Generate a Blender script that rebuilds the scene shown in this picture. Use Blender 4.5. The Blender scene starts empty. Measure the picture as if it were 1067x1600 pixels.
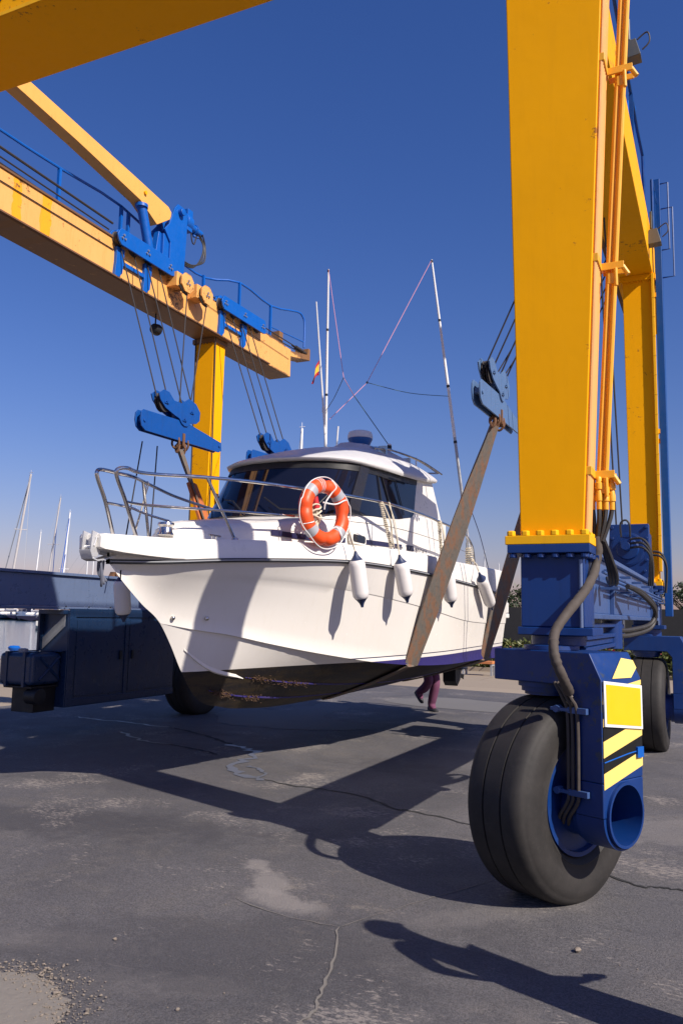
import bpy, bmesh, math, random
import numpy as np
from mathutils import Vector, Matrix
R_ = math.radians
rnd = random.Random(7)
sc = bpy.context.scene
col = bpy.context.collection
PI = math.pi

# ------------------------------------------------------------------ helpers
ORG = {}          # name of a thing's empty -> world origin its parts are measured from
class MB:
    """collects boxes, tubes, prisms, lofts ... and links them as ONE mesh object"""
    def __init__(s): s.v = []; s.f = []; s.m = []; s.cur = 0
    def add(s, vs, fs):
        b = len(s.v); s.v += [tuple(p) for p in vs]
        for f in fs: s.f.append(tuple(i + b for i in f)); s.m.append(s.cur)
        return s
    def box(s, x0, x1, y0, y1, z0, z1, M=None):
        vs = [Vector((x, y, z)) for z in (z0, z1) for y in (y0, y1) for x in (x0, x1)]
        if M: vs = [M @ p for p in vs]
        return s.add(vs, [(0,2,3,1),(4,5,7,6),(0,1,5,4),(2,6,7,3),(0,4,6,2),(1,3,7,5)])
    def hexa(s, b, t):
        """b, t: four bottom and four top points (counter-clockwise from above)"""
        return s.add(list(b) + list(t), [(3,2,1,0),(4,5,6,7),(0,1,5,4),(1,2,6,5),(2,3,7,6),(3,0,4,7)])
    def prism(s, poly, ax, a0, a1, M=None):
        """poly in the two other axes (x: yz, y: xz, z: xy)"""
        def P(u, w, a):
            p = {'x': (a, u, w), 'y': (u, a, w), 'z': (u, w, a)}[ax]
            return M @ Vector(p) if M else p
        n = len(poly)
        vs = [P(u, w, a0) for u, w in poly] + [P(u, w, a1) for u, w in poly]
        fs = [tuple(range(n - 1, -1, -1)), tuple(range(n, 2 * n))]
        fs += [(i, (i + 1) % n, n + (i + 1) % n, n + i) for i in range(n)]
        return s.add(vs, fs)
    def tube(s, pts, r, n=8, closed=False, cap=True):
        pts = [Vector(p) for p in pts]
        k = len(pts); rs = r if isinstance(r, (list, tuple)) else [r] * k
        rings = []; up = None
        for i, p in enumerate(pts):
            if closed: t = pts[(i + 1) % k] - pts[i - 1]
            else: t = pts[min(i + 1, k - 1)] - pts[max(i - 1, 0)]
            if t.length < 1e-9: t = Vector((0, 0, 1))
            t.normalize()
            if up is None:
                up = Vector((0, 0, 1)) if abs(t.z) < .9 else Vector((1, 0, 0))
            a = t.cross(up)
            if a.length < 1e-4: a = t.cross(Vector((.3, .8, .5)))
            a.normalize(); b = a.cross(t).normalized(); up = b
            rings.append([p + (a * math.cos(2 * PI * j / n) + b * math.sin(2 * PI * j / n)) * rs[i] for j in range(n)])
        return s.loft(rings, True, cap and not closed, wrap=closed)
    def cyl(s, p, q, r, n=20, r2=None): return s.tube([p, q], [r, r if r2 is None else r2], n)
    def loft(s, rings, closed=True, cap=True, wrap=False):
        n = len(rings[0]); b = len(s.v)
        for g in rings: s.v += [tuple(p) for p in g]
        k = len(rings)
        for i in range(k if wrap else k - 1):
            i2 = (i + 1) % k
            for j in range(n if closed else n - 1):
                j2 = (j + 1) % n
                s.f.append((b + i * n + j, b + i * n + j2, b + i2 * n + j2, b + i2 * n + j)); s.m.append(s.cur)
        if cap and closed:
            s.f.append(tuple(b + j for j in range(n - 1, -1, -1))); s.m.append(s.cur)
            s.f.append(tuple(b + (k - 1) * n + j for j in range(n))); s.m.append(s.cur)
        return s
    def lathe(s, prof, o=(0, 0, 0), ax='z', n=32):
        """prof: (radius, height) along ax from o"""
        rings = []
        for r, h in prof:
            ring = []
            for j in range(n):
                a = 2 * PI * j / n; u, w = r * math.cos(a), r * math.sin(a)
                p = {'z': (u, w, h), 'x': (h, u, w), 'y': (w, h, u)}[ax]
                ring.append((p[0] + o[0], p[1] + o[1], p[2] + o[2]))
            rings.append(ring)
        return s.loft(rings, True, True)
    def sphere(s, c, r, n=12, m=8, sc=(1, 1, 1)):
        rings = []
        for i in range(1, m):
            t = PI * i / m
            rings.append([(c[0] + r * sc[0] * math.sin(t) * math.cos(2 * PI * j / n), c[1] + r * sc[1] * math.sin(t) * math.sin(2 * PI * j / n), c[2] - r * sc[2] * math.cos(t)) for j in range(n)])
        return s.loft(rings, True, True)
    def pieces(s):
        """loose islands, those lying close together taken as one piece"""
        n = len(s.v); lab = list(range(n))
        def find(i):
            while lab[i] != i: lab[i] = lab[lab[i]]; i = lab[i]
            return i
        for f in s.f:
            a = find(f[0])
            for j in f[1:]: lab[find(j)] = a
        isl = {}
        for i in range(n): isl.setdefault(find(i), []).append(i)
        keys = list(isl)
        if len(keys) < 2 or len(keys) > 160: return [set(range(n))]
        P = np.array(s.v, float); lo = np.array([P[isl[k]].min(0) for k in keys]); hi = np.array([P[isl[k]].max(0) for k in keys]); sz = (hi - lo).max(1)
        gap = np.maximum(0, np.maximum(lo[:, None] - hi[None], lo[None] - hi[:, None])); near = np.sqrt((gap ** 2).sum(2)) <= np.maximum(.02, .5 * np.maximum(sz[:, None], sz[None]))
        grp = list(range(len(keys)))
        def fg(i):
            while grp[i] != i: i = grp[i]
            return i
        for i, j in zip(*np.nonzero(np.triu(near, 1))): grp[fg(int(j))] = fg(int(i))
        out = {}
        for i, k in enumerate(keys): out.setdefault(fg(i), []).extend(isl[k])
        return [set(x) for x in out.values()] if len(out) <= 60 else [set(range(n))]
    def build(s, name, mat, parent=None, bevel=0, smooth=35, origin=None):
        pc = s.pieces() if parent is not None else []
        if len(pc) > 1 and name not in ('barnacles', 'foliage', 'crown', 'mesh_screen'):
            first = None
            for st in pc:
                q = MB(); idx = {i: k for k, i in enumerate(sorted(st))}; q.v = [s.v[i] for i in sorted(st)]
                for f, mi in zip(s.f, s.m):
                    if f[0] in idx: q.f.append(tuple(idx[i] for i in f)); q.m.append(mi)
                o = q.build1(name, mat, parent, bevel, smooth, origin); first = first or o
            return first
        return s.build1(name, mat, parent, bevel, smooth, origin)
    def build1(s, name, mat, parent=None, bevel=0, smooth=35, origin=None):
        me = bpy.data.meshes.new(name)
        o0 = Vector(origin) if origin is not None else Vector(ORG.get(parent.name, (0, 0, 0)) if parent else (0, 0, 0))
        me.from_pydata([tuple(Vector(p) - o0) for p in s.v], [], s.f)
        for m in (mat if isinstance(mat, list) else [mat]): me.materials.append(m)
        me.polygons.foreach_set('material_index', s.m)
        bm = bmesh.new(); bm.from_mesh(me); bmesh.ops.recalc_face_normals(bm, faces=bm.faces); bm.to_mesh(me); bm.free()
        if smooth:
            me.shade_smooth(); me.set_sharp_from_angle(angle=R_(smooth))
        me.update()
        o = bpy.data.objects.new(name, me); col.objects.link(o)
        if parent: o.parent = parent; ORG[o.name] = tuple(o0)
        if bevel:
            b = o.modifiers.new('bevel', 'BEVEL'); b.width = bevel; b.segments = 2; b.limit_method = 'ANGLE'; b.angle_limit = R_(40)
            b.harden_normals = True
        return o

def smooth_pts(P, k=6, closed=False):
    """Catmull-Rom through the points"""
    P = [Vector(p) for p in P]; n = len(P); out = []
    rng = range(n if closed else n - 1)
    for i in rng:
        if closed: p0, p1, p2, p3 = P[i - 1], P[i], P[(i + 1) % n], P[(i + 2) % n]
        else: p0, p1, p2, p3 = P[max(i - 1, 0)], P[i], P[i + 1], P[min(i + 2, n - 1)]
        for j in range(k):
            t = j / k
            out.append(.5 * ((2 * p1) + (p2 - p0) * t + (2 * p0 - 5 * p1 + 4 * p2 - p3) * t * t + (3 * p1 - p0 - 3 * p2 + p3) * t ** 3))
    if not closed: out.append(P[-1])
    return out

def tag(o, label=None, cat=None, group=None, kind=None):
    for k, v in (('label', label), ('category', cat), ('group', group), ('kind', kind)):
        if v: o[k] = v
    return o
def empty(name, loc, label=None, cat=None, group=None, rz=0):
    o = bpy.data.objects.new(name, None); col.objects.link(o); o.location = loc; o.rotation_euler.z = rz
    o.empty_display_size = .2; ORG[o.name] = tuple(loc)
    return tag(o, label, cat, group)
def sub_empty(name, parent):
    o = bpy.data.objects.new(name, None); col.objects.link(o); o.parent = parent
    ORG[o.name] = ORG.get(parent.name, (0, 0, 0)); return o
def copy_tree(o, parent=None):
    c = o.copy(); col.objects.link(c)
    if parent: c.parent = parent
    ORG[c.name] = ORG.get(o.name, (0, 0, 0))
    for ch in [x for x in bpy.data.objects if x.parent == o]: copy_tree(ch, c)
    return c

# ------------------------------------------------------------------ materials
def mat(name): 
    m = bpy.data.materials.new(name); m.use_nodes = True
    nt = m.node_tree; b = nt.nodes['Principled BSDF']
    return m, nt, b
def N(nt, t, **kw):
    n = nt.nodes.new(t)
    for k, v in kw.items():
        if k.startswith('i_'): n.inputs[k[2:].replace('_', ' ')].default_value = v
        else: setattr(n, k, v)
    return n
def ramp(nt, stops, src):
    r = nt.nodes.new('ShaderNodeValToRGB')
    while len(r.color_ramp.elements) < len(stops): r.color_ramp.elements.new(.5)
    for e, (p, c) in zip(r.color_ramp.elements, stops):
        e.position = p; e.color = (*c, 1) if len(c) == 3 else c
    nt.links.new(src, r.inputs[0]); return r
def noise(nt, scale, detail=4, rough=.6, stretch=None, coord='Object', dist=0):
    tc = nt.nodes.new('ShaderNodeTexCoord'); src = tc.outputs[coord]
    if stretch:
        mp = nt.nodes.new('ShaderNodeMapping'); mp.inputs['Scale'].default_value = stretch
        nt.links.new(src, mp.inputs[0]); src = mp.outputs[0]
    n = N(nt, 'ShaderNodeTexNoise', i_Scale=scale, i_Detail=detail, i_Roughness=rough, i_Distortion=dist)
    nt.links.new(src, n.inputs['Vector']); return n
def mix(nt, fac, a, b, mode='MIX'):
    m = nt.nodes.new('ShaderNodeMix'); m.data_type = 'RGBA'; m.blend_type = mode
    for s, v in ((0, fac), (6, a), (7, b)):
        if hasattr(v, 'links') or hasattr(v, 'is_linked'): nt.links.new(v, m.inputs[s])
        else: m.inputs[s].default_value = v if s == 0 else (*v, 1)
    return m.outputs[2]
def bump(nt, b, src, strength=.2, dist=.01):
    bp = N(nt, 'ShaderNodeBump', i_Strength=strength, i_Distance=dist)
    nt.links.new(src, bp.inputs['Height']); nt.links.new(bp.outputs[0], b.inputs['Normal'])
def paint(name, c, rough=.4, dirt=.35, dirtc=None, metal=0, spec=.5, scale=3., streak=True, wav=.08, chips=None):
    """sprayed paint: slight tone drift, dirty runs down the faces, orange-peel bump"""
    m, nt, b = mat(name)
    c2 = tuple(x * .86 for x in c); dc = dirtc or tuple(x * .45 for x in c)
    n1 = noise(nt, scale, 5, .6)
    base = mix(nt, n1.outputs[0], c, c2)
    n2 = noise(nt, 2.2, 6, .7, (7, 7, .7) if streak else None)
    r2 = ramp(nt, [(.52, (0, 0, 0)), (.8, (1, 1, 1))], n2.outputs[0])
    ml = N(nt, 'ShaderNodeMath', operation='MULTIPLY'); ml.inputs[1].default_value = dirt
    nt.links.new(r2.outputs[0], ml.inputs[0])
    base = mix(nt, ml.outputs[0], base, dc)
    if chips:
        n4 = noise(nt, 14, 6, .75); n5 = noise(nt, 1.3, 3, .6)
        a = N(nt, 'ShaderNodeMath', operation='MULTIPLY'); nt.links.new(n4.outputs[0], a.inputs[0]); nt.links.new(n5.outputs[0], a.inputs[1])
        r4 = ramp(nt, [(.36, (0, 0, 0)), (.40, (1, 1, 1))], a.outputs[0])
        base = mix(nt, r4.outputs[0], base, chips)
    nt.links.new(base, b.inputs['Base Color'])
    n3 = noise(nt, 11, 4, .6)
    rr = ramp(nt, [(.3, (rough - .07,) * 3), (.75, (min(rough + .14, 1),) * 3)], n3.outputs[0])
    nt.links.new(rr.outputs[0], b.inputs['Roughness'])
    b.inputs['Metallic'].default_value = metal; b.inputs['Specular IOR Level'].default_value = spec
    nb = noise(nt, 5, 3, .5); bump(nt, b, nb.outputs[0], wav, .02)
    return m

YEL = paint('yellow_paint', (.97, .425, .0005), .52, .16, (.62, .25, .003), spec=.12, scale=1.5, chips=(.35, .13, .02))
YEL2 = paint('yellow_edge_paint', (.92, .46, .006), .48, .3, (.5, .2, .02), spec=.25)
ORA = paint('amber_pipe_paint', (.88, .42, .02), .42, .3, (.5, .2, .03))
BLUE = paint('navy_blue_paint', (.003, .032, .160), .40, .35, (.004, .012, .05), scale=2, chips=(.03, .045, .08))
BLUE2 = paint('bright_blue_paint', (.001, .105, .46), .38, .3, (.006, .05, .22))
BLUE3 = paint('hook_blue_paint', (.002, .072, .32), .42, .45, (.012, .03, .10))
BLUEG = paint('sheen_blue_paint', (.17, .23, .38), .30, .5, (.09, .12, .2), metal=.35, wav=.12)  # pale tone puts the sky's reflection on the left chassis beam into the colour
BLUEC = paint('chassis_blue_paint', (.05, .10, .255), .33, .5, (.05, .08, .15), wav=.1)
BLUEL = paint('ladder_blue_paint', (.001, .06, .26), .4, .3)
BLUED = paint('engine_cover_paint', (.012, .034, .09), .30, .4, (.006, .012, .03), wav=.1)
BLUEM = paint('stripe_black_paint', (.010, .010, .010), .7, .4, (.03, .03, .035), spec=.2)
WARN = paint('warning_yellow', (.92, .66, .17), .55, .35, (.55, .42, .12), streak=False)
SIGNY = paint('sign_yellow', (.86, .52, .002), .5, .1, (.8, .6, .1), streak=False)
SIGNW = paint('sign_border', (.8, .8, .76), .5, .3, (.5, .48, .42), streak=False)
GEL = paint('white_gelcoat', (.83, .79, .73), .16, .16, (.60, .53, .42), spec=.5, scale=.8, wav=.03)
GEL2 = paint('white_moulding', (.81, .78, .725), .3, .2, (.55, .52, .45), wav=.03)
ROOFG = paint('roof_gelcoat', (.66, .65, .64), .33, .2, (.5, .5, .5), wav=.03)
NAVY = paint('navy_stripe', (.014, .014, .06), .4, .2, (.03, .03, .07))
RUB = paint('rub_rail_rubber', (.035, .036, .042), .5, .3, (.1, .1, .1))
BLK = paint('black_plastic', (.012, .012, .014), .5, .3, (.05, .05, .05))
GREYP = paint('grey_plastic', (.30, .31, .33), .5, .3, (.15, .15, .16))
RADB = paint('radar_blue', (.02, .13, .42), .4, .2)
RADW = paint('radar_white', (.74, .78, .82), .45, .2)
FEN = paint('fender_vinyl', (.80, .76, .73), .42, .3, (.6, .55, .5), wav=.05)
FENB = paint('fender_cap', (.02, .035, .10), .45, .3)
ORNG = paint('ring_orange', (.85, .085, .012), .45, .25, (.6, .10, .03), streak=False)
TAPE = paint('reflective_tape', (.40, .40, .43), .4, .4, (.4, .4, .4), streak=False)
ROPE = paint('rope_cream', (.68, .60, .46), .85, .4, (.35, .3, .22), streak=False)
RED = paint('light_red', (.55, .03, .04), .4, .2)
CABLE = paint('wire_rope', (.035, .03, .03), .6, .3, (.08, .06, .05))
HOSE = paint('rubber_hose', (.03, .027, .025), .55, .4, (.10, .09, .08))
SLEEVE = paint('hose_sleeve', (.075, .06, .05), .8, .8, (.035, .028, .024), streak=False, scale=12, wav=1.0)
STEEL = paint('stainless', (.62, .60, .57), .16, .25, (.4, .36, .3), metal=1, wav=.02)
GALV = paint('galvanised', (.45, .46, .47), .38, .4, (.25, .25, .25), metal=.8)
WHITEP = paint('white_pole', (.78, .78, .77), .35, .2)
MASTM = paint('mast_alloy', (.50, .47, .46), .4, .3)
MASTW = paint('mast_white', (.82, .81, .80), .4, .2)
STAYB = paint('sail_cover_blue', (.02, .10, .42), .6, .2)
RUST = paint('rusty_steel', (.16, .075, .035), .8, .6, (.05, .03, .02), streak=False)
PINK = paint('pink_line', (.62, .28, .34), .7, .1)
TEAL = paint('teal_line', (.05, .10, .12), .7, .1)
BENCH = paint('orange_board', (.55, .20, .07), .6, .4, (.3, .1, .04))
LAMP = paint('lamp_grey', (.10, .11, .11), .45, .3)
PURP = paint('purple_trousers', (.15, .045, .10), .85, .4, (.04, .015, .03), streak=False)
SHIRT = paint('grey_work_shirt', (.05, .05, .06), .85, .3, streak=False)
SKIN = paint('skin', (.50, .27, .18), .5, .1, streak=False)
HAIR = paint('dark_hair', (.02, .013, .01), .6, .2, streak=False)
SHOE = paint('dark_shoe', (.03, .03, .035), .6, .3, streak=False)
DKHULL = paint('moored_hull_navy', (.010, .010, .03), .2, .1)

def mk_faded():
    """old sun-bleached yellow with patches of fresh paint and a rusty lower edge"""
    m, nt, b = mat('faded_yellow_paint')
    n1 = noise(nt, 2., 5, .6); base = mix(nt, n1.outputs[0], (.83, .42, .13), (.74, .35, .08))
    tc = N(nt, 'ShaderNodeTexCoord'); sx = N(nt, 'ShaderNodeSeparateXYZ'); nt.links.new(tc.outputs['Object'], sx.inputs[0])
    wv = noise(nt, 5, 3, .6)
    def band(y0, w):
        a = N(nt, 'ShaderNodeMath', operation='MULTIPLY_ADD'); nt.links.new(wv.outputs[0], a.inputs[0]); a.inputs[1].default_value = .12; a.inputs[2].default_value = -y0 - .06
        c = N(nt, 'ShaderNodeMath', operation='ADD'); nt.links.new(sx.outputs['Y'], c.inputs[0]); nt.links.new(a.outputs[0], c.inputs[1])
        d = N(nt, 'ShaderNodeMath', operation='ABSOLUTE'); nt.links.new(c.outputs[0], d.inputs[0])
        e = N(nt, 'ShaderNodeMath', operation='LESS_THAN'); nt.links.new(d.outputs[0], e.inputs[0]); e.inputs[1].default_value = w
        return e.outputs[0]
    base = mix(nt, band(6.99 - 8.5, .07), base, (.86, .36, .004))
    base = mix(nt, band(7.47 - 8.5, .085), base, (.86, .36, .004))
    n2 = noise(nt, 16, 6, .75, (1, 1, 1)); n3 = noise(nt, 1.5, 3, .6)
    a = N(nt, 'ShaderNodeMath', operation='MULTIPLY'); nt.links.new(n2.outputs[0], a.inputs[0]); nt.links.new(n3.outputs[0], a.inputs[1])
    r = ramp(nt, [(.335, (0, 0, 0)), (.375, (1, 1, 1))], a.outputs[0])
    base = mix(nt, r.outputs[0], base, (.16, .07, .02))
    n4 = noise(nt, 2.5, 5, .7, (8, 8, .7)); r4 = ramp(nt, [(.5, (0, 0, 0)), (.8, (.45, .45, .45))], n4.outputs[0])
    base = mix(nt, r4.outputs[0], base, (.50, .24, .04))
    gz = noise(nt, 7, 6, .75, (1, 1, 2))
    for zc_, sg_ in ((6.965, 1), (6.372, -1)):
        q = N(nt, 'ShaderNodeMath', operation='MULTIPLY_ADD'); nt.links.new(sx.outputs['Z'], q.inputs[0]); q.inputs[1].default_value = 16 * sg_; q.inputs[2].default_value = -16 * sg_ * zc_
        q2 = N(nt, 'ShaderNodeMath', operation='MULTIPLY_ADD'); nt.links.new(gz.outputs[0], q2.inputs[0]); q2.inputs[1].default_value = 2.4; nt.links.new(q.outputs[0], q2.inputs[2])
        base = mix(nt, ramp(nt, [(.62, (0, 0, 0)), (.95, (.85, .85, .85))], q2.outputs[0]).outputs[0], base, (.13, .06, .022))
    nt.links.new(base, b.inputs['Base Color']); b.inputs['Roughness'].default_value = .5
    nb = noise(nt, 4, 3, .5); bump(nt, b, nb.outputs[0], .1, .02)
    return m
YELF = mk_faded()
YELA = paint('bleached_yellow_paint', (.83, .42, .10), .5, .25, (.55, .25, .04), spec=.25, chips=(.3, .13, .03))

def mk_glass():
    m, nt, b = mat('tinted_glass')
    n1 = noise(nt, 1.3, 2, .5); c = mix(nt, n1.outputs[0], (.004, .005, .012), (.009, .011, .024))
    nt.links.new(c, b.inputs['Base Color'])
    b.inputs['Roughness'].default_value = .04; b.inputs['IOR'].default_value = 1.5
    bump(nt, b, noise(nt, 1.1, 2, .5).outputs[0], .06, .05)
    return m
GLASS = mk_glass()

def mk_bottom():
    """antifouling: black-brown with slime, weed and a worn blue coat showing"""
    m, nt, b = mat('antifouling')
    n1 = noise(nt, 3.5, 6, .7, (1, .35, 2.2)); 
    base = ramp(nt, [(.30, (.006, .006, .012)), (.48, (.013, .010, .010)), (.60, (.040, .026, .011)), (.72, (.022, .022, .009))], n1.outputs[0]).outputs[0]
    n2 = noise(nt, 20, 5, .7); r2 = ramp(nt, [(.60, (0, 0, 0)), (.72, (1, 1, 1))], n2.outputs[0])
    base = mix(nt, r2.outputs[0], base, (.055, .036, .022))
    nt.links.new(base, b.inputs['Base Color']); b.inputs['Roughness'].default_value = .6
    bump(nt, b, n2.outputs[0], .4, .01)
    return m
ANTI = mk_bottom()
BOOT = paint('boot_top_blue', (.025, .018, .13), .5, .55, (.05, .035, .05), streak=False, scale=5)

def mk_tyre():
    m, nt, b = mat('tyre_rubber')
    n1 = noise(nt, 4, 6, .7); c = ramp(nt, [(.3, (.011, .0098, .0092)), (.7, (.030, .026, .0235))], n1.outputs[0]).outputs[0]
    n2 = noise(nt, 30, 4, .7); c = mix(nt, ramp(nt, [(.55, (0, 0, 0)), (.8, (.4, .4, .4))], n2.outputs[0]).outputs[0], c, (.05, .045, .04))
    nt.links.new(c, b.inputs['Base Color']); b.inputs['Roughness'].default_value = .72
    bump(nt, b, n2.outputs[0], .15, .005)
    return m
TYRE = mk_tyre()

def mk_sling():
    m, nt, b = mat('sling_webbing')
    n1 = noise(nt, 3.0, 6, .7, (6, 2.5, .9)); 
    c = ramp(nt, [(.34, (.105, .10, .09)), (.50, (.135, .108, .085)), (.60, (.20, .095, .05)), (.72, (.13, .10, .075))], n1.outputs[0]).outputs[0]
    n2 = noise(nt, 22, 5, .7); c = mix(nt, ramp(nt, [(.5, (0, 0, 0)), (.75, (.7, .7, .7))], n2.outputs[0]).outputs[0], c, (.07, .055, .045))
    nt.links.new(c, b.inputs['Base Color']); b.inputs['Roughness'].default_value = .82
    wv = N(nt, 'ShaderNodeTexWave', i_Scale=60., i_Distortion=.5); tc = N(nt, 'ShaderNodeTexCoord'); nt.links.new(tc.outputs['Object'], wv.inputs['Vector'])
    bump(nt, b, wv.outputs[1], .25, .004)
    return m
SLING = mk_sling()
SLINGO = paint('sling_sleeve_orange', (.50, .14, .035), .8, .6, (.2, .09, .05), scale=8)

def mk_asphalt():
    m, nt, b = mat('worn_asphalt')
    big = noise(nt, .28, 6, .62, dist=.6)
    c = ramp(nt, [(.32, (.082, .079, .083)), (.5, (.134, .127, .131)), (.68, (.185, .172, .169))], big.outputs[0]).outputs[0]
    mid = noise(nt, 1.6, 8, .72, (1, 1, 1), dist=1.2)
    c = mix(nt, ramp(nt, [(.50, (0, 0, 0)), (.78, (.75, .75, .75))], mid.outputs[0]).outputs[0], c, (.185, .165, .15))
    # long scuffs swept one way
    sw = noise(nt, 2.0, 7, .75, (.6, 3.2, 1), dist=.8)
    c = mix(nt, ramp(nt, [(.58, (0, 0, 0)), (.76, (.55, .55, .55))], sw.outputs[0]).outputs[0], c, (.05, .049, .054))
    # pale worn spots
    pw = noise(nt, 5, 7, .75); pm = noise(nt, .55, 3, .5)
    a = N(nt, 'ShaderNodeMath', operation='MULTIPLY'); nt.links.new(pw.outputs[0], a.inputs[0]); nt.links.new(pm.outputs[0], a.inputs[1])
    c = mix(nt, ramp(nt, [(.33, (0, 0, 0)), (.42, (.8, .8, .8))], a.outputs[0]).outputs[0], c, (.27, .235, .20))
    fine = noise(nt, 90, 4, .8)
    c = mix(nt, ramp(nt, [(.38, (.7, .7, .7)), (.60, (0, 0, 0))], fine.outputs[0]).outputs[0], c, (.035, .034, .036))
    sp = N(nt, 'ShaderNodeTexVoronoi', i_Scale=95.); tc = N(nt, 'ShaderNodeTexCoord'); nt.links.new(tc.outputs['Object'], sp.inputs['Vector'])
    c = mix(nt, ramp(nt, [(.0, (.7, .7, .7)), (.20, (0, 0, 0))], sp.outputs[0]).outputs[0], c, (.23, .21, .19))
    def spot(x, y, sx, sy, rot, amp, colr, top=.8):
        nonlocal c
        tc_ = N(nt, 'ShaderNodeTexCoord'); mp = N(nt, 'ShaderNodeMapping', vector_type='TEXTURE'); mp.inputs['Location'].default_value = (x, y, 0); mp.inputs['Rotation'].default_value = (0, 0, rot); mp.inputs['Scale'].default_value = (sx, sy, 1)
        nt.links.new(tc_.outputs['Object'], mp.inputs[0]); ln = N(nt, 'ShaderNodeVectorMath', operation='LENGTH'); nt.links.new(mp.outputs[0], ln.inputs[0])
        wn = noise(nt, 4.5, 10, .74, dist=.4); ad = N(nt, 'ShaderNodeMath', operation='MULTIPLY_ADD'); nt.links.new(wn.outputs[0], ad.inputs[0]); ad.inputs[1].default_value = amp; nt.links.new(ln.outputs[1], ad.inputs[2])
        sb_ = N(nt, 'ShaderNodeMath', operation='SUBTRACT'); nt.links.new(ad.outputs[0], sb_.inputs[0]); sb_.inputs[1].default_value = amp * .5
        c = mix(nt, ramp(nt, [(.55, (top,) * 3), (1.0, (0, 0, 0))], sb_.outputs[0]).outputs[0], c, colr)
    PALE = (.27, .245, .225)
    spot(-2.86, 4.95, .16, .10, -.75, 2.4, PALE, .6); spot(-2.62, 4.70, .30, .12, -.85, 2.4, PALE, .65); spot(-2.36, 4.42, .34, .16, -.3, 2.4, PALE, .65)
    spot(-1.25, 4.75, .7, .16, .75, 3.6, PALE, .22); spot(-3.2, 3.35, .7, .14, .35, 4.2, PALE, .2); spot(-2.35, 3.2, .5, .14, .3, 4.6, PALE, .22); spot(-1.0, 3.2, .9, .4, .6, 4.2, PALE, .14); spot(-.6, 7.2, 1.3, .5, .5, 3.6, PALE, .3)
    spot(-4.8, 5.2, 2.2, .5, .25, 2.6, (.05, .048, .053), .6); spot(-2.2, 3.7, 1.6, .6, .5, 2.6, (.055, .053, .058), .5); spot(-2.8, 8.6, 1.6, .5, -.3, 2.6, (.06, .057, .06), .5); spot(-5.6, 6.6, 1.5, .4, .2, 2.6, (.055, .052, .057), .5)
    fk = noise(nt, 20, 8, .72, (1, 2.2, 1), dist=.4); fm = noise(nt, 1.1, 4, .6)
    fa = N(nt, 'ShaderNodeMath', operation='MULTIPLY'); nt.links.new(fk.outputs[0], fa.inputs[0]); nt.links.new(fm.outputs[0], fa.inputs[1])
    c = mix(nt, ramp(nt, [(.312, (0, 0, 0)), (.36, (.75, .75, .75))], fa.outputs[0]).outputs[0], c, (.30, .265, .235))
    sc1 = noise(nt, 7, 6, .7, (.25, 4.5, 1)); c = mix(nt, ramp(nt, [(.60, (0, 0, 0)), (.72, (.35, .35, .35))], sc1.outputs[0]).outputs[0], c, (.20, .18, .17))
    nt.links.new(c, b.inputs['Base Color'])
    rr = ramp(nt, [(.3, (.62,) * 3), (.7, (.9,) * 3)], mid.outputs[0]); nt.links.new(rr.outputs[0], b.inputs['Roughness'])
    b.inputs['Specular IOR Level'].default_value = .35
    hb = N(nt, 'ShaderNodeMath', operation='ADD'); nt.links.new(fine.outputs[0], hb.inputs[0]); nt.links.new(mid.outputs[0], hb.inputs[1])
    bump(nt, b, hb.outputs[0], .6, .014)
    return m
ASPH = mk_asphalt()
def mk_conc(name, c1, c2, joints=True, bumpy=.25):
    m, nt, b = mat(name)
    n1 = noise(nt, .5 if name != 'stone' else 60, 6, .65); c = mix(nt, n1.outputs[0], c1, c2)
    n2 = noise(nt, 14, 6, .75); c = mix(nt, ramp(nt, [(.5, (0, 0, 0)), (.8, (.5, .5, .5))], n2.outputs[0]).outputs[0], c, tuple(x * .6 for x in c1))
    if joints:
        br = N(nt, 'ShaderNodeTexBrick', i_Scale=1.); br.inputs['Mortar Size'].default_value = .012; br.inputs['Brick Width'].default_value = 4.; br.inputs['Row Height'].default_value = 2.2
        br.inputs['Color1'].default_value = (1, 1, 1, 1); br.inputs['Color2'].default_value = (.9, .9, .9, 1); br.inputs['Mortar'].default_value = (.55, .5, .45, 1)
        tc = N(nt, 'ShaderNodeTexCoord'); nt.links.new(tc.outputs['Object'], br.inputs['Vector'])
        c = mix(nt, 1.0, c, br.outputs[0], 'MULTIPLY')
    nt.links.new(c, b.inputs['Base Color']); b.inputs['Roughness'].default_value = .85
    bump(nt, b, n2.outputs[0], bumpy, .01)
    return m
CONC = mk_conc('pale_concrete', (.36, .29, .21), (.28, .225, .165))
GRAV = mk_conc('loose_grit', (.23, .205, .175), (.17, .155, .135), False, .8)
SEAL = mk_conc('crack_filler', (.22, .20, .175), (.13, .12, .105), False, .6)
CRK = mk_conc('crack_dark', (.018, .018, .018), (.03, .028, .026), False)
WETC = mk_conc('hosed_down_concrete', (.17, .16, .15), (.12, .115, .11), False)
STONE = mk_conc('stone', (.34, .28, .22), (.10, .085, .07), False, .6)
def mk_wet():
    m, nt, b = mat('water_film')
    b.inputs['Base Color'].default_value = (.11, .11, .115, 1); b.inputs['Roughness'].default_value = .40
    bump(nt, b, noise(nt, 9, 3, .5).outputs[0], .05, .01); return m
WET = mk_wet()
def mk_water():
    m, nt, b = mat('harbour_water')
    n1 = noise(nt, .05, 3, .5); c = mix(nt, n1.outputs[0], (.02, .06, .10), (.03, .075, .11)); nt.links.new(c, b.inputs['Base Color'])
    b.inputs['Roughness'].default_value = .12
    bump(nt, b, noise(nt, .9, 4, .6, (1, 1, 1)).outputs[0], .16, .05); return m
WATER = mk_water()
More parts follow.
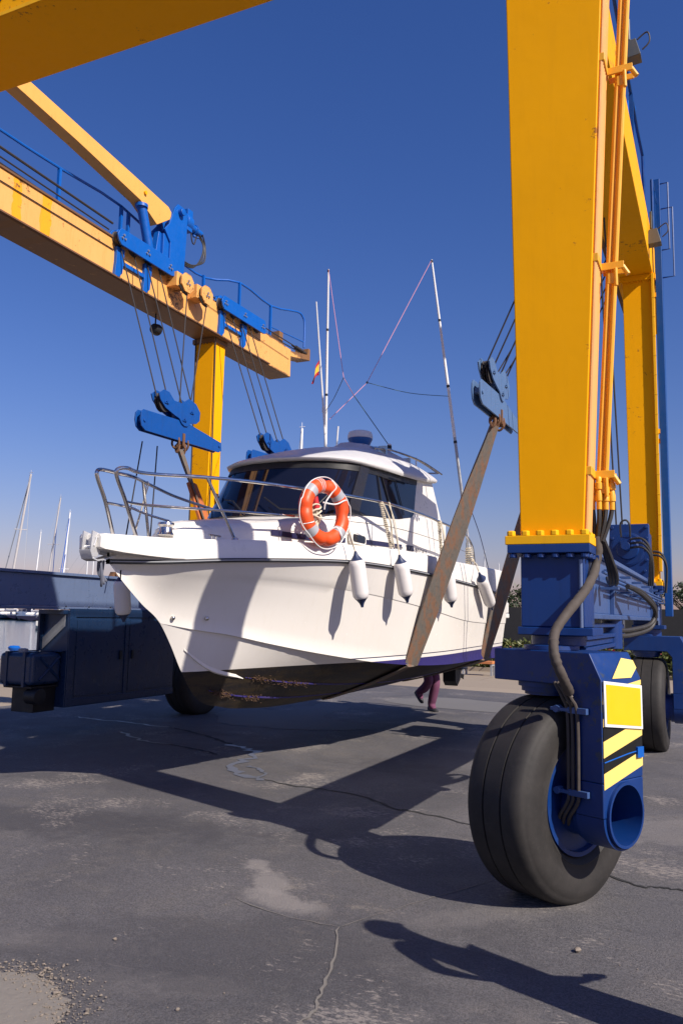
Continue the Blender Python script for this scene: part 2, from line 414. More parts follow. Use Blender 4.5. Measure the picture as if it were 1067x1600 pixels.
def mk_leaf(name, a, b2):
    m, nt, b = mat(name)
    n1 = noise(nt, 2.2, 4, .7); c = mix(nt, ramp(nt, [(.3, (0, 0, 0)), (.7, (1, 1, 1))], n1.outputs[0]).outputs[0], a, b2); nt.links.new(c, b.inputs['Base Color'])
    b.inputs['Roughness'].default_value = .5
    b.inputs['Subsurface Weight'].default_value = 0
    return m
LEAF = mk_leaf('oleander_leaf', (.035, .060, .012), (.15, .15, .035))
LEAF2 = mk_leaf('dark_tree_leaf', (.012, .026, .008), (.03, .045, .013))
FLOW = paint('red_flower', (.50, .02, .05), .6, .1)
BARK = paint('bark', (.07, .05, .035), .9, .5)
FENCE = paint('windbreak_mesh', (.025, .025, .027), .9, .4, (.05, .045, .04), streak=False)

# ------------------------------------------------------------------ camera, world, sun
cam_d = bpy.data.cameras.new('camera'); cam = bpy.data.objects.new('camera', cam_d); col.objects.link(cam); sc.camera = cam
pi_, ya, ro = R_(7.18), R_(24.855), R_(1.104)
F = Vector((-math.sin(ya) * math.cos(pi_), math.cos(ya) * math.cos(pi_), math.sin(pi_)))
R0 = Vector((math.cos(ya), math.sin(ya), 0)); U0 = R0.cross(F)
Rv = R0 * math.cos(ro) + U0 * math.sin(ro); Uv = U0 * math.cos(ro) - R0 * math.sin(ro)
cam.matrix_world = Matrix(((Rv.x, Uv.x, -F.x, 0), (Rv.y, Uv.y, -F.y, 0), (Rv.z, Uv.z, -F.z, 1.65), (0, 0, 0, 1)))
cam_d.sensor_fit = 'VERTICAL'; cam_d.sensor_height = 36; cam_d.lens = 28.92; cam_d.clip_start = .05; cam_d.clip_end = 5000

EL = R_(38.7); az = math.atan2(.94, -.33)            # compass angle of the sun from +Y towards +X
S = Vector((math.sin(az) * math.cos(EL), math.cos(az) * math.cos(EL), math.sin(EL)))
sd = bpy.data.lights.new('sun', 'SUN'); so = bpy.data.objects.new('sun', sd); col.objects.link(so)
sd.energy = 5.0; sd.angle = R_(.53); sd.color = (1, .915, .81); so.rotation_euler = S.to_track_quat('Z', 'Y').to_euler(); so.location = (20, -10, 20)
w = bpy.data.worlds.new('World'); sc.world = w; w.use_nodes = True
bg = w.node_tree.nodes['Background']; sky = w.node_tree.nodes.new('ShaderNodeTexSky'); sky.sky_type = 'NISHITA'; sky.sun_disc = False
sky.sun_elevation = EL; sky.sun_rotation = az; sky.altitude = 0; sky.air_density = 1.45; sky.dust_density = .6; sky.ozone_density = 10
tn = w.node_tree.nodes.new('ShaderNodeMix'); tn.data_type = 'RGBA'; tn.blend_type = 'MULTIPLY'; tn.inputs[0].default_value = 1; tn.inputs[7].default_value = (1.38, 1.0, 1.14, 1)   # a slightly violet haze
w.node_tree.links.new(sky.outputs[0], tn.inputs[6]); hs = w.node_tree.nodes.new('ShaderNodeHueSaturation'); hs.inputs['Saturation'].default_value = 1.18
w.node_tree.links.new(tn.outputs[2], hs.inputs['Color']); w.node_tree.links.new(hs.outputs[0], bg.inputs[0]); bg.inputs[1].default_value = .071
sc.view_settings.view_transform = 'Standard'; sc.view_settings.look = 'None'; sc.view_settings.exposure = .36; sc.view_settings.gamma = 1
sc.cycles.max_bounces = 6; sc.cycles.use_denoising = True

# ------------------------------------------------------------------ the setting
def sheet(name, poly, z, m, kind='structure', origin=(0, 0, 0)):
    mb = MB(); mb.add([(x, y, z) for x, y in poly], [tuple(range(len(poly)))])
    o = mb.build(name, m, smooth=0, origin=origin); o['kind'] = kind
    if o.data.polygons[0].normal.z < 0: o.data.flip_normals()
    return o
def wobble(pts, amp, k=6, seed=1, closed=True):
    r = random.Random(seed); P = smooth_pts([(x, y, 0) for x, y in pts], k, closed)
    return [(p.x + r.uniform(-amp, amp), p.y + r.uniform(-amp, amp)) for p in P]
def strip(name, pts, wd, z, m, seed=1, jit=.02, k=6):
    r = random.Random(seed); P = smooth_pts([(x, y, 0) for x, y in pts], k); mb = MB(); L = []; Q = []
    for i, p in enumerate(P):
        t = P[min(i + 1, len(P) - 1)] - P[max(i - 1, 0)]; t.normalize(); n = Vector((-t.y, t.x, 0))
        ww = wd * r.uniform(.45, 1.25) * (1 if 0 < i < len(P) - 1 else .2); p = p + n * r.uniform(-jit, jit)
        L.append((p.x + n.x * ww / 2, p.y + n.y * ww / 2, z)); Q.append((p.x - n.x * ww / 2, p.y - n.y * ww / 2, z))
    mb.add(L + Q, [(i, i + 1, len(P) + i + 1, len(P) + i) for i in range(len(P) - 1)])
    o = mb.build(name, m, smooth=0, origin=(0, 0, 0)); o['kind'] = 'structure'; return o

g = MB()
g.box(-22, 1800, -1500, 1800, -2.5, 0)
o = g.build('ground', CONC, smooth=0, origin=(0, 0, 0)); o['kind'] = 'structure'
sheet('asphalt_yard', wobble([(-11.7, -40), (-11.6, 2), (-11.2, 11), (-10.2, 14.5), (-8.6, 17.6), (-7.5, 18.9), (-3.5, 18.5), (2, 17.6), (30, 16.5), (60, 16), (60, -40)], .05, 8, 3), .004, ASPH)
sheet('water', [(-1800, -1500), (-21.9, -1500), (-21.9, 1800), (-1800, 1800)], -.5, WATER)
sheet('washed_ground', wobble([(-7.14, 10.95), (-7.9, 12.6), (-6.9, 12.9), (-6.9, 14.3), (-6.1, 13.8), (-6.0, 12.3), (-4.7, 11.8), (-4.95, 11.1), (-6.17, 10.75)], .07, 6, 5), .0075, WETC)
sheet('washed_ground', wobble([(-6.0, 15.2), (-3.2, 14.6), (-2.6, 15.4), (-3.5, 16.2), (-5.4, 16.6)], .08, 6, 8), .0075, WETC)
sheet('grit_patch', wobble([(-3.6, 2.9), (-3.05, 2.99), (-2.92, 3.04), (-2.77, 3.01), (-2.62, 2.93), (-2.5, 2.8), (-2.45, 2.6), (-2.6, 2.2), (-3.6, 2.0)], .02, 9, 4), .0075, GRAV)
strip('ground_crack', [(-4.37, 7.48), (-3.86, 7.31), (-3.46, 7.3), (-2.92, 7.12), (-2.6, 6.86), (-2.49, 6.89), (-1.9, 6.67), (-1.4, 6.35), (-.9, 5.95), (-.56, 5.71), (-.42, 5.74), (-.2, 5.72), (.6, 5.6)], .028, .008, CRK, 3)
strip('ground_crack', [(-7.18, 9.99), (-6.55, 9.69), (-6.05, 9.38), (-5.7, 9.15)], .06, .008, CRK, 4)
strip('ground_crack', [(-6.37, 8.73), (-5.88, 8.62), (-5.43, 8.43)], .05, .008, CRK, 5)
strip('ground_joint', [(-1.92, 4.2), (-1.75, 3.77), (-1.66, 3.46), (-1.62, 3.32), (-1.6, 3.1), (-1.4, 2.4)], .015, .008, SEAL, 6, .012)
strip('ground_joint', [(-1.92, 4.2), (-1.7, 4.71), (-1.41, 5.33), (-1.0, 6.3)], .007, .008, SEAL, 7, .006)
strip('ground_joint', [(-2.65, 4.33), (-2.3, 4.22), (-1.92, 4.2)], .008, .008, SEAL, 8, .008)
strip('water_trickle', [(-9.23, 10.2), (-8.78, 10.15), (-7.94, 10.08), (-7.18, 9.99)], .06, .009, WET, 9, .045)
strip('water_trickle', [(-7.57, 9.3), (-6.89, 8.85), (-6.37, 8.73)], .05, .009, WET, 10, .045)
strip('water_trickle', [(-5.77, 9.1), (-5.34, 8.95), (-4.98, 8.55), (-5.0, 8.2), (-4.68, 7.6), (-4.2, 7.4)], .10, .009, WET, 11, .07)
strip('water_trickle', [(-4.75, 8.0), (-4.45, 7.75), (-4.3, 7.45)], .06, .0095, WET, 12, .05)
# loose grit: hundreds of crumbs, one mass
gm = MB(); r = random.Random(11)
def pebble(mb, x, y, z, s, r):
    a = r.uniform(0, 6.28); n = 6
    rings = []
    for h, q in ((-.5, .6), (.15, 1.), (.6, .55)):
        rings.append([(x + s * q * r.uniform(.5, 1.35) * math.cos(a + 2 * PI * j / n), y + s * q * r.uniform(.5, 1.35) * math.sin(a + 2 * PI * j / n), z + s * h * .8) for j in range(n)])
    mb.loft(rings)
edge = smooth_pts([(-3.1, 3.0, 0), (-2.92, 3.05, 0), (-2.77, 3.02, 0), (-2.62, 2.93, 0), (-2.5, 2.82, 0), (-2.42, 2.68, 0)], 10)
for i in range(760):
    p = r.choice(edge); d = r.gauss(0, .05); s = min(abs(r.gauss(.0018, .0024)) + .0012, .009)
    pebble(gm, p.x + d * .6 + r.gauss(0, .04), p.y + d + r.gauss(0, .04), .008 + s * .3, s, r)
for i in range(360):
    s = abs(r.gauss(.0010, .0014)) + .001
    pebble(gm, r.uniform(-3.4, .3), r.uniform(2.8, 8), .006 + s * .3, s, r)
o = gm.build('loose_grit', STONE, smooth=0, origin=(0, 0, 0)); o['kind'] = 'stuff'
for i, (x, y, s, lb) in enumerate([(-.72, 4.46, .022, 'pale pebble lying right of the shadow of a person on the asphalt'), (-2.84, 3.52, .012, 'dark little stone above the grit patch at bottom left'),
                     (-2.67, 2.93, .016, 'largest stone among the crumbs on the edge of the grit patch'), (-2.12, 3.05, .010, 'small dark stone right of the grit patch'), (-2.44, 2.87, .014, 'grey stone just outside the right edge of the grit patch')]):
    mb = MB(); pebble(mb, x, y, .008 + s * .35, s, r); o = mb.build('stone', STONE, origin=(x, y, 0), smooth=50); o.location = (x, y, 0); tag(o, lb, 'stone', 'loose stones on the asphalt')

# ------------------------------------------------------------------ boat lift
LO = (-4.46, 8.5, 0)
lift = empty('boat_lift', LO, 'yellow and navy blue straddle boat lift on big black tyres carrying the white motor boat', 'boat lift')
def mx(x): return -8.92 - x                     # mirror across the lift's own centre line
def both(x0, x1, s): return (x0, x1) if s > 0 else (mx(x1), mx(x0))

# legs (the front pair widens upwards)
for s in (1, -1):
    for (yb, w0, w1) in ((5.2, (-1.155, -.765), (-1.235, -.565)), (11.5, (-1.085, -.75), (-1.115, -.715))):
        b0, b1 = both(*w0, s); t0, t1 = both(*w1, s); d = .4 if yb < 6 else .35
        z0, z1 = 2.17, 6.37
        m = MB(); m.hexa([(b0, yb, z0), (b1, yb, z0), (b1, yb + d, z0), (b0, yb + d, z0)], [(t0, yb, z1), (t1, yb, z1), (t1, yb + d, z1), (t0, yb + d, z1)])
        leg = m.build('leg', YEL, lift, .008)
        f = MB(); f.box(b0 - .085, b1 + .045, yb - .06, yb + d + .06, 2.115, 2.17)
        nb = 6
        for i in range(nb):
            x = b0 - .05 + (b1 - b0 + .06) * i / (nb - 1)
            for yy in (yb - .035, yb + d + .035): f.lathe([(.028, 2.17), (.028, 2.198), (.02, 2.203)], (x, yy, 0), 'z', 6)
        for i in range(1, 4):
            for xx in (b0 - .05, b1 + .022): f.lathe([(.02, 2.17), (.02, 2.195)], (xx, yb + d * i / 4, 0), 'z', 6)
        f.build('base_flange', YEL2, leg, .004)
        # collar of small welds under the top beam
        f = MB(); f.box(t0 - .03, t1 + .03, yb - .03, yb + d + .03, 6.29, 6.37)
        for i in range(7): f.lathe([(.014, 6.27), (.014, 6.289)], (t0 + (t1 - t0) * i / 6, yb - .015, 0), 'z', 6)
        f.build('top_collar', YELF if s < 0 else YEL, leg, .004)
# top beams
for s in (1, -1):
    x0, x1 = both(-1.2, -.72, s); xi = x0 if s > 0 else x1; sg = -1 if s > 0 else 1
    m = MB(); m.prism([(4.7, 6.372), (14.1, 6.372), (14.1, 6.95), (4.7, 6.95)], 'x', x0, x1)
    beam = m.build('top_beam', YELF if s < 0 else YEL, lift, .01)
    m = MB()
    m.box(min(xi, xi + sg * .05), max(xi, xi + sg * .05), 4.7, 13.2, 6.374, 6.398)
    m.box(x0 + .03, x1 - .02, 4.7, 13.85, 6.952, 6.985)
    m.box(min(xi, xi + sg * .02), max(xi, xi + sg * .02), 4.7, 11.0, 6.935, 6.965)
    m.build('trolley_rail', RUST, beam, .003)
    m = MB(); m.tube([(xi + sg * .012, 4.7, 6.765), (xi + sg * .012, 8.75, 6.765)], .007, 6); m.tube([(xi + sg * .012, 10.9, 6.80), (xi + sg * .012, 14.0, 6.72)], .004, 6)
    m.tube([(xi - sg * .03, 4.7, 7.24), (xi - sg * .03, 8.75, 7.17)], .017, 6); m.tube([(xi - sg * .05, 4.7, 7.14), (xi - sg * .05, 8.7, 7.06)], .011, 6); m.tube([(xi - sg * .09, 4.7, 7.10), (xi - sg * .09, 8.7, 7.00)], .011, 6)
    m.tube([(xi - sg * .04, 12.85, 7.08), (xi - sg * .04, 14.7, 7.10)], .011, 6); m.tube([(xi - sg * .08, 12.85, 7.0), (xi - sg * .08, 14.6, 7.06)], .011, 6); m.tube([(xi - sg * .03, 10.2, 7.03), (xi - sg * .03, 11.4, 7.03)], .011, 6)
    m.build('drive_rope', CABLE, lift)
    # end bracket with its tensioner
    xa, xb = (x0 + .1, x1 - .06)
    m = MB(); m.prism([(14.1, 6.83), (15.0, 7.0), (15.06, 7.0), (15.06, 7.25), (14.98, 7.25), (14.95, 7.1), (14.1, 6.94)], 'x', xa, xb); m.box(xa + .05, xb - .02, 13.75, 13.9, 6.953, 7.24)
    m.build('end_bracket', YELF if s < 0 else YEL, beam, .004)
    m = MB(); m.tube([(xb - .05, 14.35, 7.13), (xb - .05, 14.95, 7.14)], [.022, .03], 8); m.cyl((xb - .05, 14.5, 7.13), (xb - .05, 14.8, 7.135), .045, 10); m.build('rope_tensioner', CABLE, beam)
# cross beam with painted lettering on its outer face
m = MB(); m.box(-8.28, -.64, 4.89, 5.715, 7.0, 7.9); cb = m.build('cross_beam', YEL, lift, .012)
m = MB(); m.box(-8.28, -.64, 4.885, 4.89, 6.996, 7.03); m.build('edge_strip', YEL2, cb)
m = MB()
def arc2d(cx, cz, r0, r1, a0, a1, n=20): return [(cx + r0 * math.cos(a0 + (a1 - a0) * i / n), cz + r0 * math.sin(a0 + (a1 - a0) * i / n)) for i in range(n + 1)] + [(cx + r1 * math.cos(a1 - (a1 - a0) * i / n), cz + r1 * math.sin(a1 - (a1 - a0) * i / n)) for i in range(n + 1)]
m.prism(arc2d(-5.92, 7.30, .21, .15, -PI * .95, -PI * .08), 'y', 4.878, 4.884); m.prism([(-5.60, 7.125), (-5.545, 7.125), (-5.545, 7.5), (-5.60, 7.5)], 'y', 4.878, 4.884)
m.build('painted_lettering', NAVY, cb)
for s in (1, -1):                                    # posts that carry the cross beam on the top beams, and the raking arms
    x0, x1 = both(-1.2, -.72, s)
    m = MB(); m.box(x0 + .12, x1 - .12, 5.15, 5.5, 7.903, 8.34); m.build('arm_post', YEL, lift, .01)
    a0, a1 = both(-1.10, -.90, s)
    m = MB(); m.prism([(10.16, 7.90), (10.18, 8.02), (10.10, 8.08), (9.35, 8.16), (4.95, 8.58), (4.95, 8.38), (8.03, 8.05), (9.41, 7.86), (9.83, 7.66)], 'x', a0, a1)
    m2 = MB(); arm = m.build('brace_arm', YELA, lift, .008)
    m2.lathe([(.03, 0), (.03, .03)], (a1 if s < 0 else a0 - .03, 9.5, 8.02), 'x', 10); m2.tube(smooth_pts([(a1 - .1, 9.45, 8.14), (a1 - .1, 9.48, 8.2), (a1 - .1, 9.6, 8.19), (a1 - .1, 9.63, 8.12)], 4), .012, 6); m2.build('lifting_eye', YEL2, arm)
    # blue pivot bracket with its slew motor
    m = MB(); c = (a0 + a1) / 2
    pl = [(10.22, 8.12), (10.30, 8.22), (10.43, 8.22), (10.56, 8.08), (10.56, 7.8), (10.52, 6.99), (10.14, 6.99), (10.14, 7.5), (9.98, 7.66), (10.1, 7.8)]
    m.prism(pl, 'x', a1 + .005, a1 + .035); m.prism(pl, 'x', a0 - .035, a0 - .005); m.box(a0 - .004, a1 + .004, 10.0, 10.5, 6.99, 7.6)
    m.prism([(9.85, 6.99), (10.1, 6.99), (10.1, 7.6), (9.95, 7.62)], 'x', c - .05, c + .05)
    m.lathe([(.06, 0), (.06, .07), (.035, .075)], (a1 + .035, 10.36, 8.10), 'x', 14)
    br = m.build('pivot_bracket', BLUE2, lift, .006)
    m = MB(); m.tube([(c + .05, 9.50, 7.82), (c + .05, 9.80, 7.0)], .075, 14); m.lathe([(.10, 0), (.10, .05)], (c + .05, 9.5, 7.79), 'z', 14); m.build('hydraulic_cylinder', BLUE2, br)
    m = MB(); m.lathe([(.1, 0), (.15, .03), (.15, .17), (.11, .2), (.07, .2), (.07, .36), (.09, .36), (.09, .39), (.06, .4), (.06, .56), (.03, .6)], (c, 10.565, 8.09), 'y', 18); m.box(c - .11, c + .11, 10.60, 10.74, 7.93, 8.30); m.cyl((c, 10.95, 8.09), (c, 10.95, 7.97), .03, 8); m.cyl((c, 11.05, 8.09), (c, 11.05, 7.99), .025, 8)
    m.build('slew_motor', BLUE2, br, .004)
    m = MB()
    for k in range(3): m.tube(smooth_pts([(c + .03 * k, 10.98 + .06 * k, 8.07), (c + .05, 11.15 + .03 * k, 7.9), (c + .08, 11.05 + .05 * k, 7.6), (c + .1, 10.8, 7.35 + .02 * k), (c + .1, 10.52, 7.30 + .03 * k)], 6), .013, 6)
    m.tube(smooth_pts([(c, 10.85, 8.04), (c, 10.89, 7.88), (c, 10.96, 7.85), (c, 11.02, 8.04)], 5), .011, 6); m.build('motor_hose', HOSE, br)

# trolleys, fixed sheaves and their ropes, left and right
def trolley(x0, sg, y0, y1, s=1.0):
    """x0: the beam's inner face; sg: towards the middle"""
    a, b = sorted((x0 + sg * .19, x0 + sg * .22)); c, d = sorted((x0 + sg * .03, x0 + sg * .06))
    h0, h1 = 6.83, 7.07
    def plate(u0, u1):
        P = [(y0 + .05, h1), (y1 - .03, h1 + .02), (y1, h1 - .03), (y1 + .02, h0 + .02), (y1 - .06, h0), (y0 + .07, h0), (y0 + .01, h0 + .05), (y0 - .015, (h0 + h1) / 2), (y0 + .005, h1 - .06)]
        m.prism(P, 'x', u0, u1)
    m = MB(); plate(a, b); plate(c, d); tr = m.build('trolley', BLUE2, lift, .006)
    m = MB(); n = 4
    for i in range(n):
        y = y0 + .12 + (y1 - y0 - .24) * i / (n - 1)
        m.lathe([(.05, 0), (.115, .012), (.1, .03), (.1, .08), (.115, .1), (.05, .11)], (min(a, c) + .04, y, (h0 + h1) / 2), 'x', 20)
    m.build('rope_sheave', CABLE, tr)
    m = MB()
    for i in (0, 1, 2):
        y = y0 + .1 + (y1 - y0 - .2) * i / 2; xo = b if sg > 0 else a - .02
        for dy, dz in ((0, .03), (-.03, -.02), (.03, -.02)): m.lathe([(.017, 0), (.017, .02)], (xo, y + dy, (h0 + h1) / 2 + dz), 'x', 6)
    m.build('axle_bolt', GALV, tr)
    m = MB(); e, f = sorted((x0 + sg * .065, x0 + sg * .13))
    for y in (y0 + .08, (y0 + y1) / 2 + .06):
        m.prism([(y, h0), (y + .17, h0), (y + .14, 6.47), (y + .06, 6.38), (y - .02, 6.40), (y, 6.6)], 'x', e, f)
    m.box(e + .01, f - .01, y0 + .1, (y0 + y1) / 2 + .18, 6.60, 6.66); m.build('hanger_bracket', BLUE2, tr, .004)
    m = MB()
    for y in (y0 + .28, y1 - .35):
        m.lathe([(.05, -.06), (.085, -.05), (.085, .05), (.05, .06)], (x0 - sg * .05, y, 7.1), 'x', 18); m.box(x0 - sg * .05 - .05, x0 - sg * .05 + .05, y - .09, y + .09, 6.99, 7.06)
    m.build('guide_roller', BLUE2, tr, .003)
    return tr
def sheave_box(x0, sg, y):
    a, b = sorted((x0 + sg * .004, x0 + sg * .27)); m = MB(); m.box(a, b, y - .21, y + .03, 6.70, 6.93)
    P = [(y + .17 * math.cos(t), 6.80 + .165 * math.sin(t)) for t in [PI / 8 + k * PI / 4 for k in range(8)]]
    u, v = sorted((x0 + sg * .30, x0 + sg * .335)); m.prism(P, 'x', u, v)
    bx = m.build('fixed_sheave', YELF, lift, .006)
    m = MB(); u, v = sorted((x0 + sg * .272, x0 + sg * .298)); m.lathe([(.15, 0), (.15, v - u)], (u, y - .01, 6.79), 'x', 24)
    m.tube([(x0 + sg * .285, y - .16 + .3 * 0, 6.72), (x0 + sg * .285, y - .06, 6.645), (x0 + sg * .285, y + .05, 6.63)], .02, 6); m.build('sheave_wheel', CABLE, bx)
    m = MB()
    for dy, dz in ((0, .035), (-.03, -.02), (.03, -.02)): m.lathe([(.02, 0), (.02, .02)], (x0 + sg * .335 - (0 if sg > 0 else .02), y + dy, 6.80 + dz), 'x', 6)
    m.build('axle_bolt', GALV, bx)
XI = {-1: -7.8, 1: -1.12}
for s in (-1, 1):
    trolley(XI[s], -s, 8.7, 10.0); trolley(XI[s], -s, 11.38, 12.84)
    sheave_box(XI[s], -s, 10.22); sheave_box(XI[s], -s, 10.76)

# hook blocks hang on their ropes: things of their own
HOOKG = paint('faded_hook_blue_paint', (.09, .17, .33), .45, .5, (.05, .06, .09))
def hook_block(x, y, sg, label):
    HB = BLUE3 if sg > 0 else HOOKG
    """x, y: middle of the spreader; local axes like the world's"""
    t = empty('hook_block', (x, y, 4.2), label, 'hook block', 'blue hook blocks hanging from the lift')
    B = [(-.62, .44), (-.50, .52), (-.39, .51), (-.27, .42), (-.09, .42), (.09, .53), (.26, .49), (.37, .39), (.36, .26), (.28, .2), (.13, .17), (.07, .115), (0.0, .105), (-.07, .13), (-.13, .19), (-.24, .21), (-.46, .27), (-.58, .36)]
    m = MB()
    for u in (-.075, .055): m.prism([(y + p, 4.2 + q) for p, q in B], 'x', x + u, x + u + .02)
    m.prism([(y - .15, 4.33), (y + .3, 4.42), (y + .1, 4.6), (y - .25, 4.6)], 'x', x - .03, x + .03)
    m.build('cheek_plate', HB, t, .004)
    m = MB()
    for dy, dz in ((-.43, .36), (.17, .35)):
        for u in (-.045, .005): m.lathe([(.04, 0), (.14, .006), (.12, .02), (.14, .034), (.04, .04)], (x + u, y + dy, 4.2 + dz), 'x', 22)
    m.build('sheave_wheel', CABLE, t)
    m = MB(); xo = x + .076
    for dy, dz in ((-.43, .36), (.17, .35), (0, .2)):
        m.lathe([(.03, 0), (.03, .02)], (xo, y + dy, 4.2 + dz), 'x', 6); m.box(xo, xo + .012, y + dy - .06, y + dy + .02, 4.2 + dz - .03, 4.2 + dz - .015)
    m.build('pin_keeper', HB, t)
    P = [(-.96, .0), (-.95, .10), (-.9, .145), (-.07, .175), (.12, .17), (.98, .06), (1.0, -.06), (.93, -.1), (-.85, -.155 + .02), (-.93, -.09)]
    m = MB()
    for u in (-.055, .035): m.prism([(y + p, 4.2 + q) for p, q in P], 'x', x + u, x + u + .02)
    m.prism([(y - .9, 4.19), (y + .9, 4.17), (y + .9, 4.2), (y - .9, 4.25)], 'x', x - .03, x + .03)
    for dy in (-.88, .93): m.cyl((x - .07, y + dy, 4.2), (x + .07, y + dy, 4.2), .025, 10)
    m.build('spreader_beam', HB, t, .004)
    m = MB(); m.cyl((x - .08, y + .02, 4.02), (x + .08, y + .02, 4.02), .035, 10); m.box(x + .056, x + .07, y - .02, y + .03, 4.02, 4.2)
    for dy in (-.1, .12): m.tube(smooth_pts([(x - .05, y + dy, 4.12), (x - .06, y + dy, 4.03), (x, y + dy, 3.97), (x + .06, y + dy, 4.03), (x + .05, y + dy, 4.12)], 5), .016, 8)
    m.build('shackle', RUST, t)
    return t
hooks = {}
for s, x, nm in ((-1, -7.0, 'left'), (1, -2.45, 'right')):
    for y, yt, w in ((9.55 if s < 0 else 9.78, 8.7, 0), (12.4, 11.38, 1)):
        lb = {(-1, 0): 'nearer blue hook block on the far left side, in front of the yellow leg', (-1, 1): 'blue hook block half hidden behind the white cabin roof', (1, 0): 'blue hook block beside the big yellow leg, holding the long brown sling', (1, 1): 'blue hook block hidden behind the big yellow leg, above the rear sling'}[(s, w)]
        h = hook_block(x, y, -s, lb); hooks[(s, w)] = (x, y)
        m = MB(); xt = XI[s] - s * .12
        for i in range(4):
            dy = (-.56, -.30, .04, .30)[i]
            m.tube([(xt, yt + .15 + i * .30, 6.86), (x, y + dy, 4.58)], .0095, 6)
        if w == 0:
            for i in (0, 1): m.tube([(XI[s] - s * .285, 10.27 + .54 * i, 6.66), (x, y + (-.05, .2)[i], 4.62)], .0095, 6)
        m.build('hoist_rope', CABLE, h)
# floodlight under the left beam
m = MB(); m.tube([(-8.05, 10.2, 6.37), (-8.05, 10.2, 6.2)], .012, 8); m.lathe([(.03, 0), (.08, .03), (.095, .12), (.09, .14), (.03, .15)], (-8.05, 10.13, 6.12), 'y', 16); m.build('floodlight', BLK, lift)
m = MB(); m.tube([(-7.78, 11.5, 6.4), (-7.78, 11.53, 4.0), (-7.8, 11.5, 2.3)], .012, 6); m.tube([(-8.16, 11.47, 6.4), (-8.16, 11.5, 2.3)], .012, 6)
m.tube([(-7.5, 9.0, 2.2), (-7.55, 9.4, 4.1)], .01, 6); m.tube([(-7.5, 9.6, 2.2), (-7.55, 9.75, 4.1)], .01, 6); m.build('power_cable', CABLE, lift)

# guard rails along the walkways
def guard_rail(pts, posts, mats, name='guard_rail'):
    m = MB(); m.tube(pts, .021, 8); gr = m.build(name, mats, lift)
    m = MB()
    for x, y, z0, z1 in posts: m.box(x - .022, x + .022, y - .022, y + .022, z0, z1)
    m.build('rail_post', mats, gr)
P = [(-8.2, 4.7, 7.75), (-8.2, 7.07, 7.75), (-8.17, 8.1, 7.76), (-8.13, 9.35, 7.79), (-8.35, 11.0, 7.72), (-8.4, 12.0, 7.74), (-8.03, 12.6, 7.82), (-8.0, 13.72, 7.77), (-7.85, 14.55, 7.92), (-7.8, 14.72, 7.86), (-7.78, 14.77, 7.7), (-7.78, 14.77, 7.2)]
guard_rail(smooth_pts(P, 3), [(-8.2, 6.2, 6.95, 7.74), (-8.17, 8.1, 6.95, 7.75), (-8.13, 9.35, 6.95, 7.78), (-8.13, 9.52, 6.95, 7.77), (-8.36, 11.9, 6.95, 7.74), (-8.03, 12.6, 6.95, 7.82), (-8.0, 13.72, 6.95, 7.77)], BLUE2)
m = MB(); m.tube([(-8.0, 13.72, 7.34), (-7.78, 14.77, 7.32)], .012, 6); m.box(-8.75, -8.29, 5, 13.6, 6.93, 6.96); m.build('walkway', BLUE2, lift)
guard_rail([(-.765, 5.5, 7.72), (-.765, 8.0, 7.72), (-.765, 10.2, 7.72), (-.74, 10.6, 7.6), (-.74, 10.7, 6.99)], [(-.765, 6.8, 6.96, 7.71), (-.765, 8.2, 6.96, 7.71), (-.765, 9.4, 6.96, 7.7)], BLUEL)
guard_rail([(-.66, 10.9, 6.7), (-.66, 10.9, 7.4), (-.66, 11.6, 7.4), (-.66, 11.6, 6.9)], [(-.66, 11.2, 6.7, 7.39)], BLUEL)
m = MB(); m.box(-.69, -.60, 11.55, 11.75, 1.72, 7.75); ld = m.build('access_ladder', BLUEL, lift, .006)
m = MB()
for z0, z1, xx in ((6.75, 7.72, -.5), (6.35, 7.35, -.45)): m.tube([(-.6, 11.65, z1), (xx, 11.65, z1), (xx, 11.65, z0), (-.6, 11.65, z0)], .012, 6)
m.build('ladder_loop', BLUEL, ld)
m = MB(); 
for z in (6.05, 4.15): m.box(-.74, -.685, 11.54, 11.6, z, z + .06)
m.box(-.74, -.685, 11.56, 11.60, 4.02, 4.08); m.build('ladder_bracket', YEL2, ld)
# floodlights on the right beam
for y, z in ((8.25, 7.45), (10.9, 6.62)):
    m = MB(); m.tube([(-.68, y, z + .35), (-.68, y, z + .12), (-.64, y, z + .08)], .02, 8); m.hexa([(-.76, y - .06, z - .12), (-.56, y - .09, z - .12), (-.56, y + .1, z - .1), (-.76, y + .12, z - .1)], [(-.71, y - .02, z + .1), (-.61, y - .04, z + .1), (-.61, y + .06, z + .1), (-.71, y + .07, z + .1)])
    fl = m.build('floodlight', LAMP, lift, .01); m = MB(); m.tube(smooth_pts([(-.6, y, z + .1), (-.5, y, z + .16), (-.48, y, z + .05), (-.55, y, z - .02)], 4), .008, 6); m.build('lamp_cable', CABLE, fl)

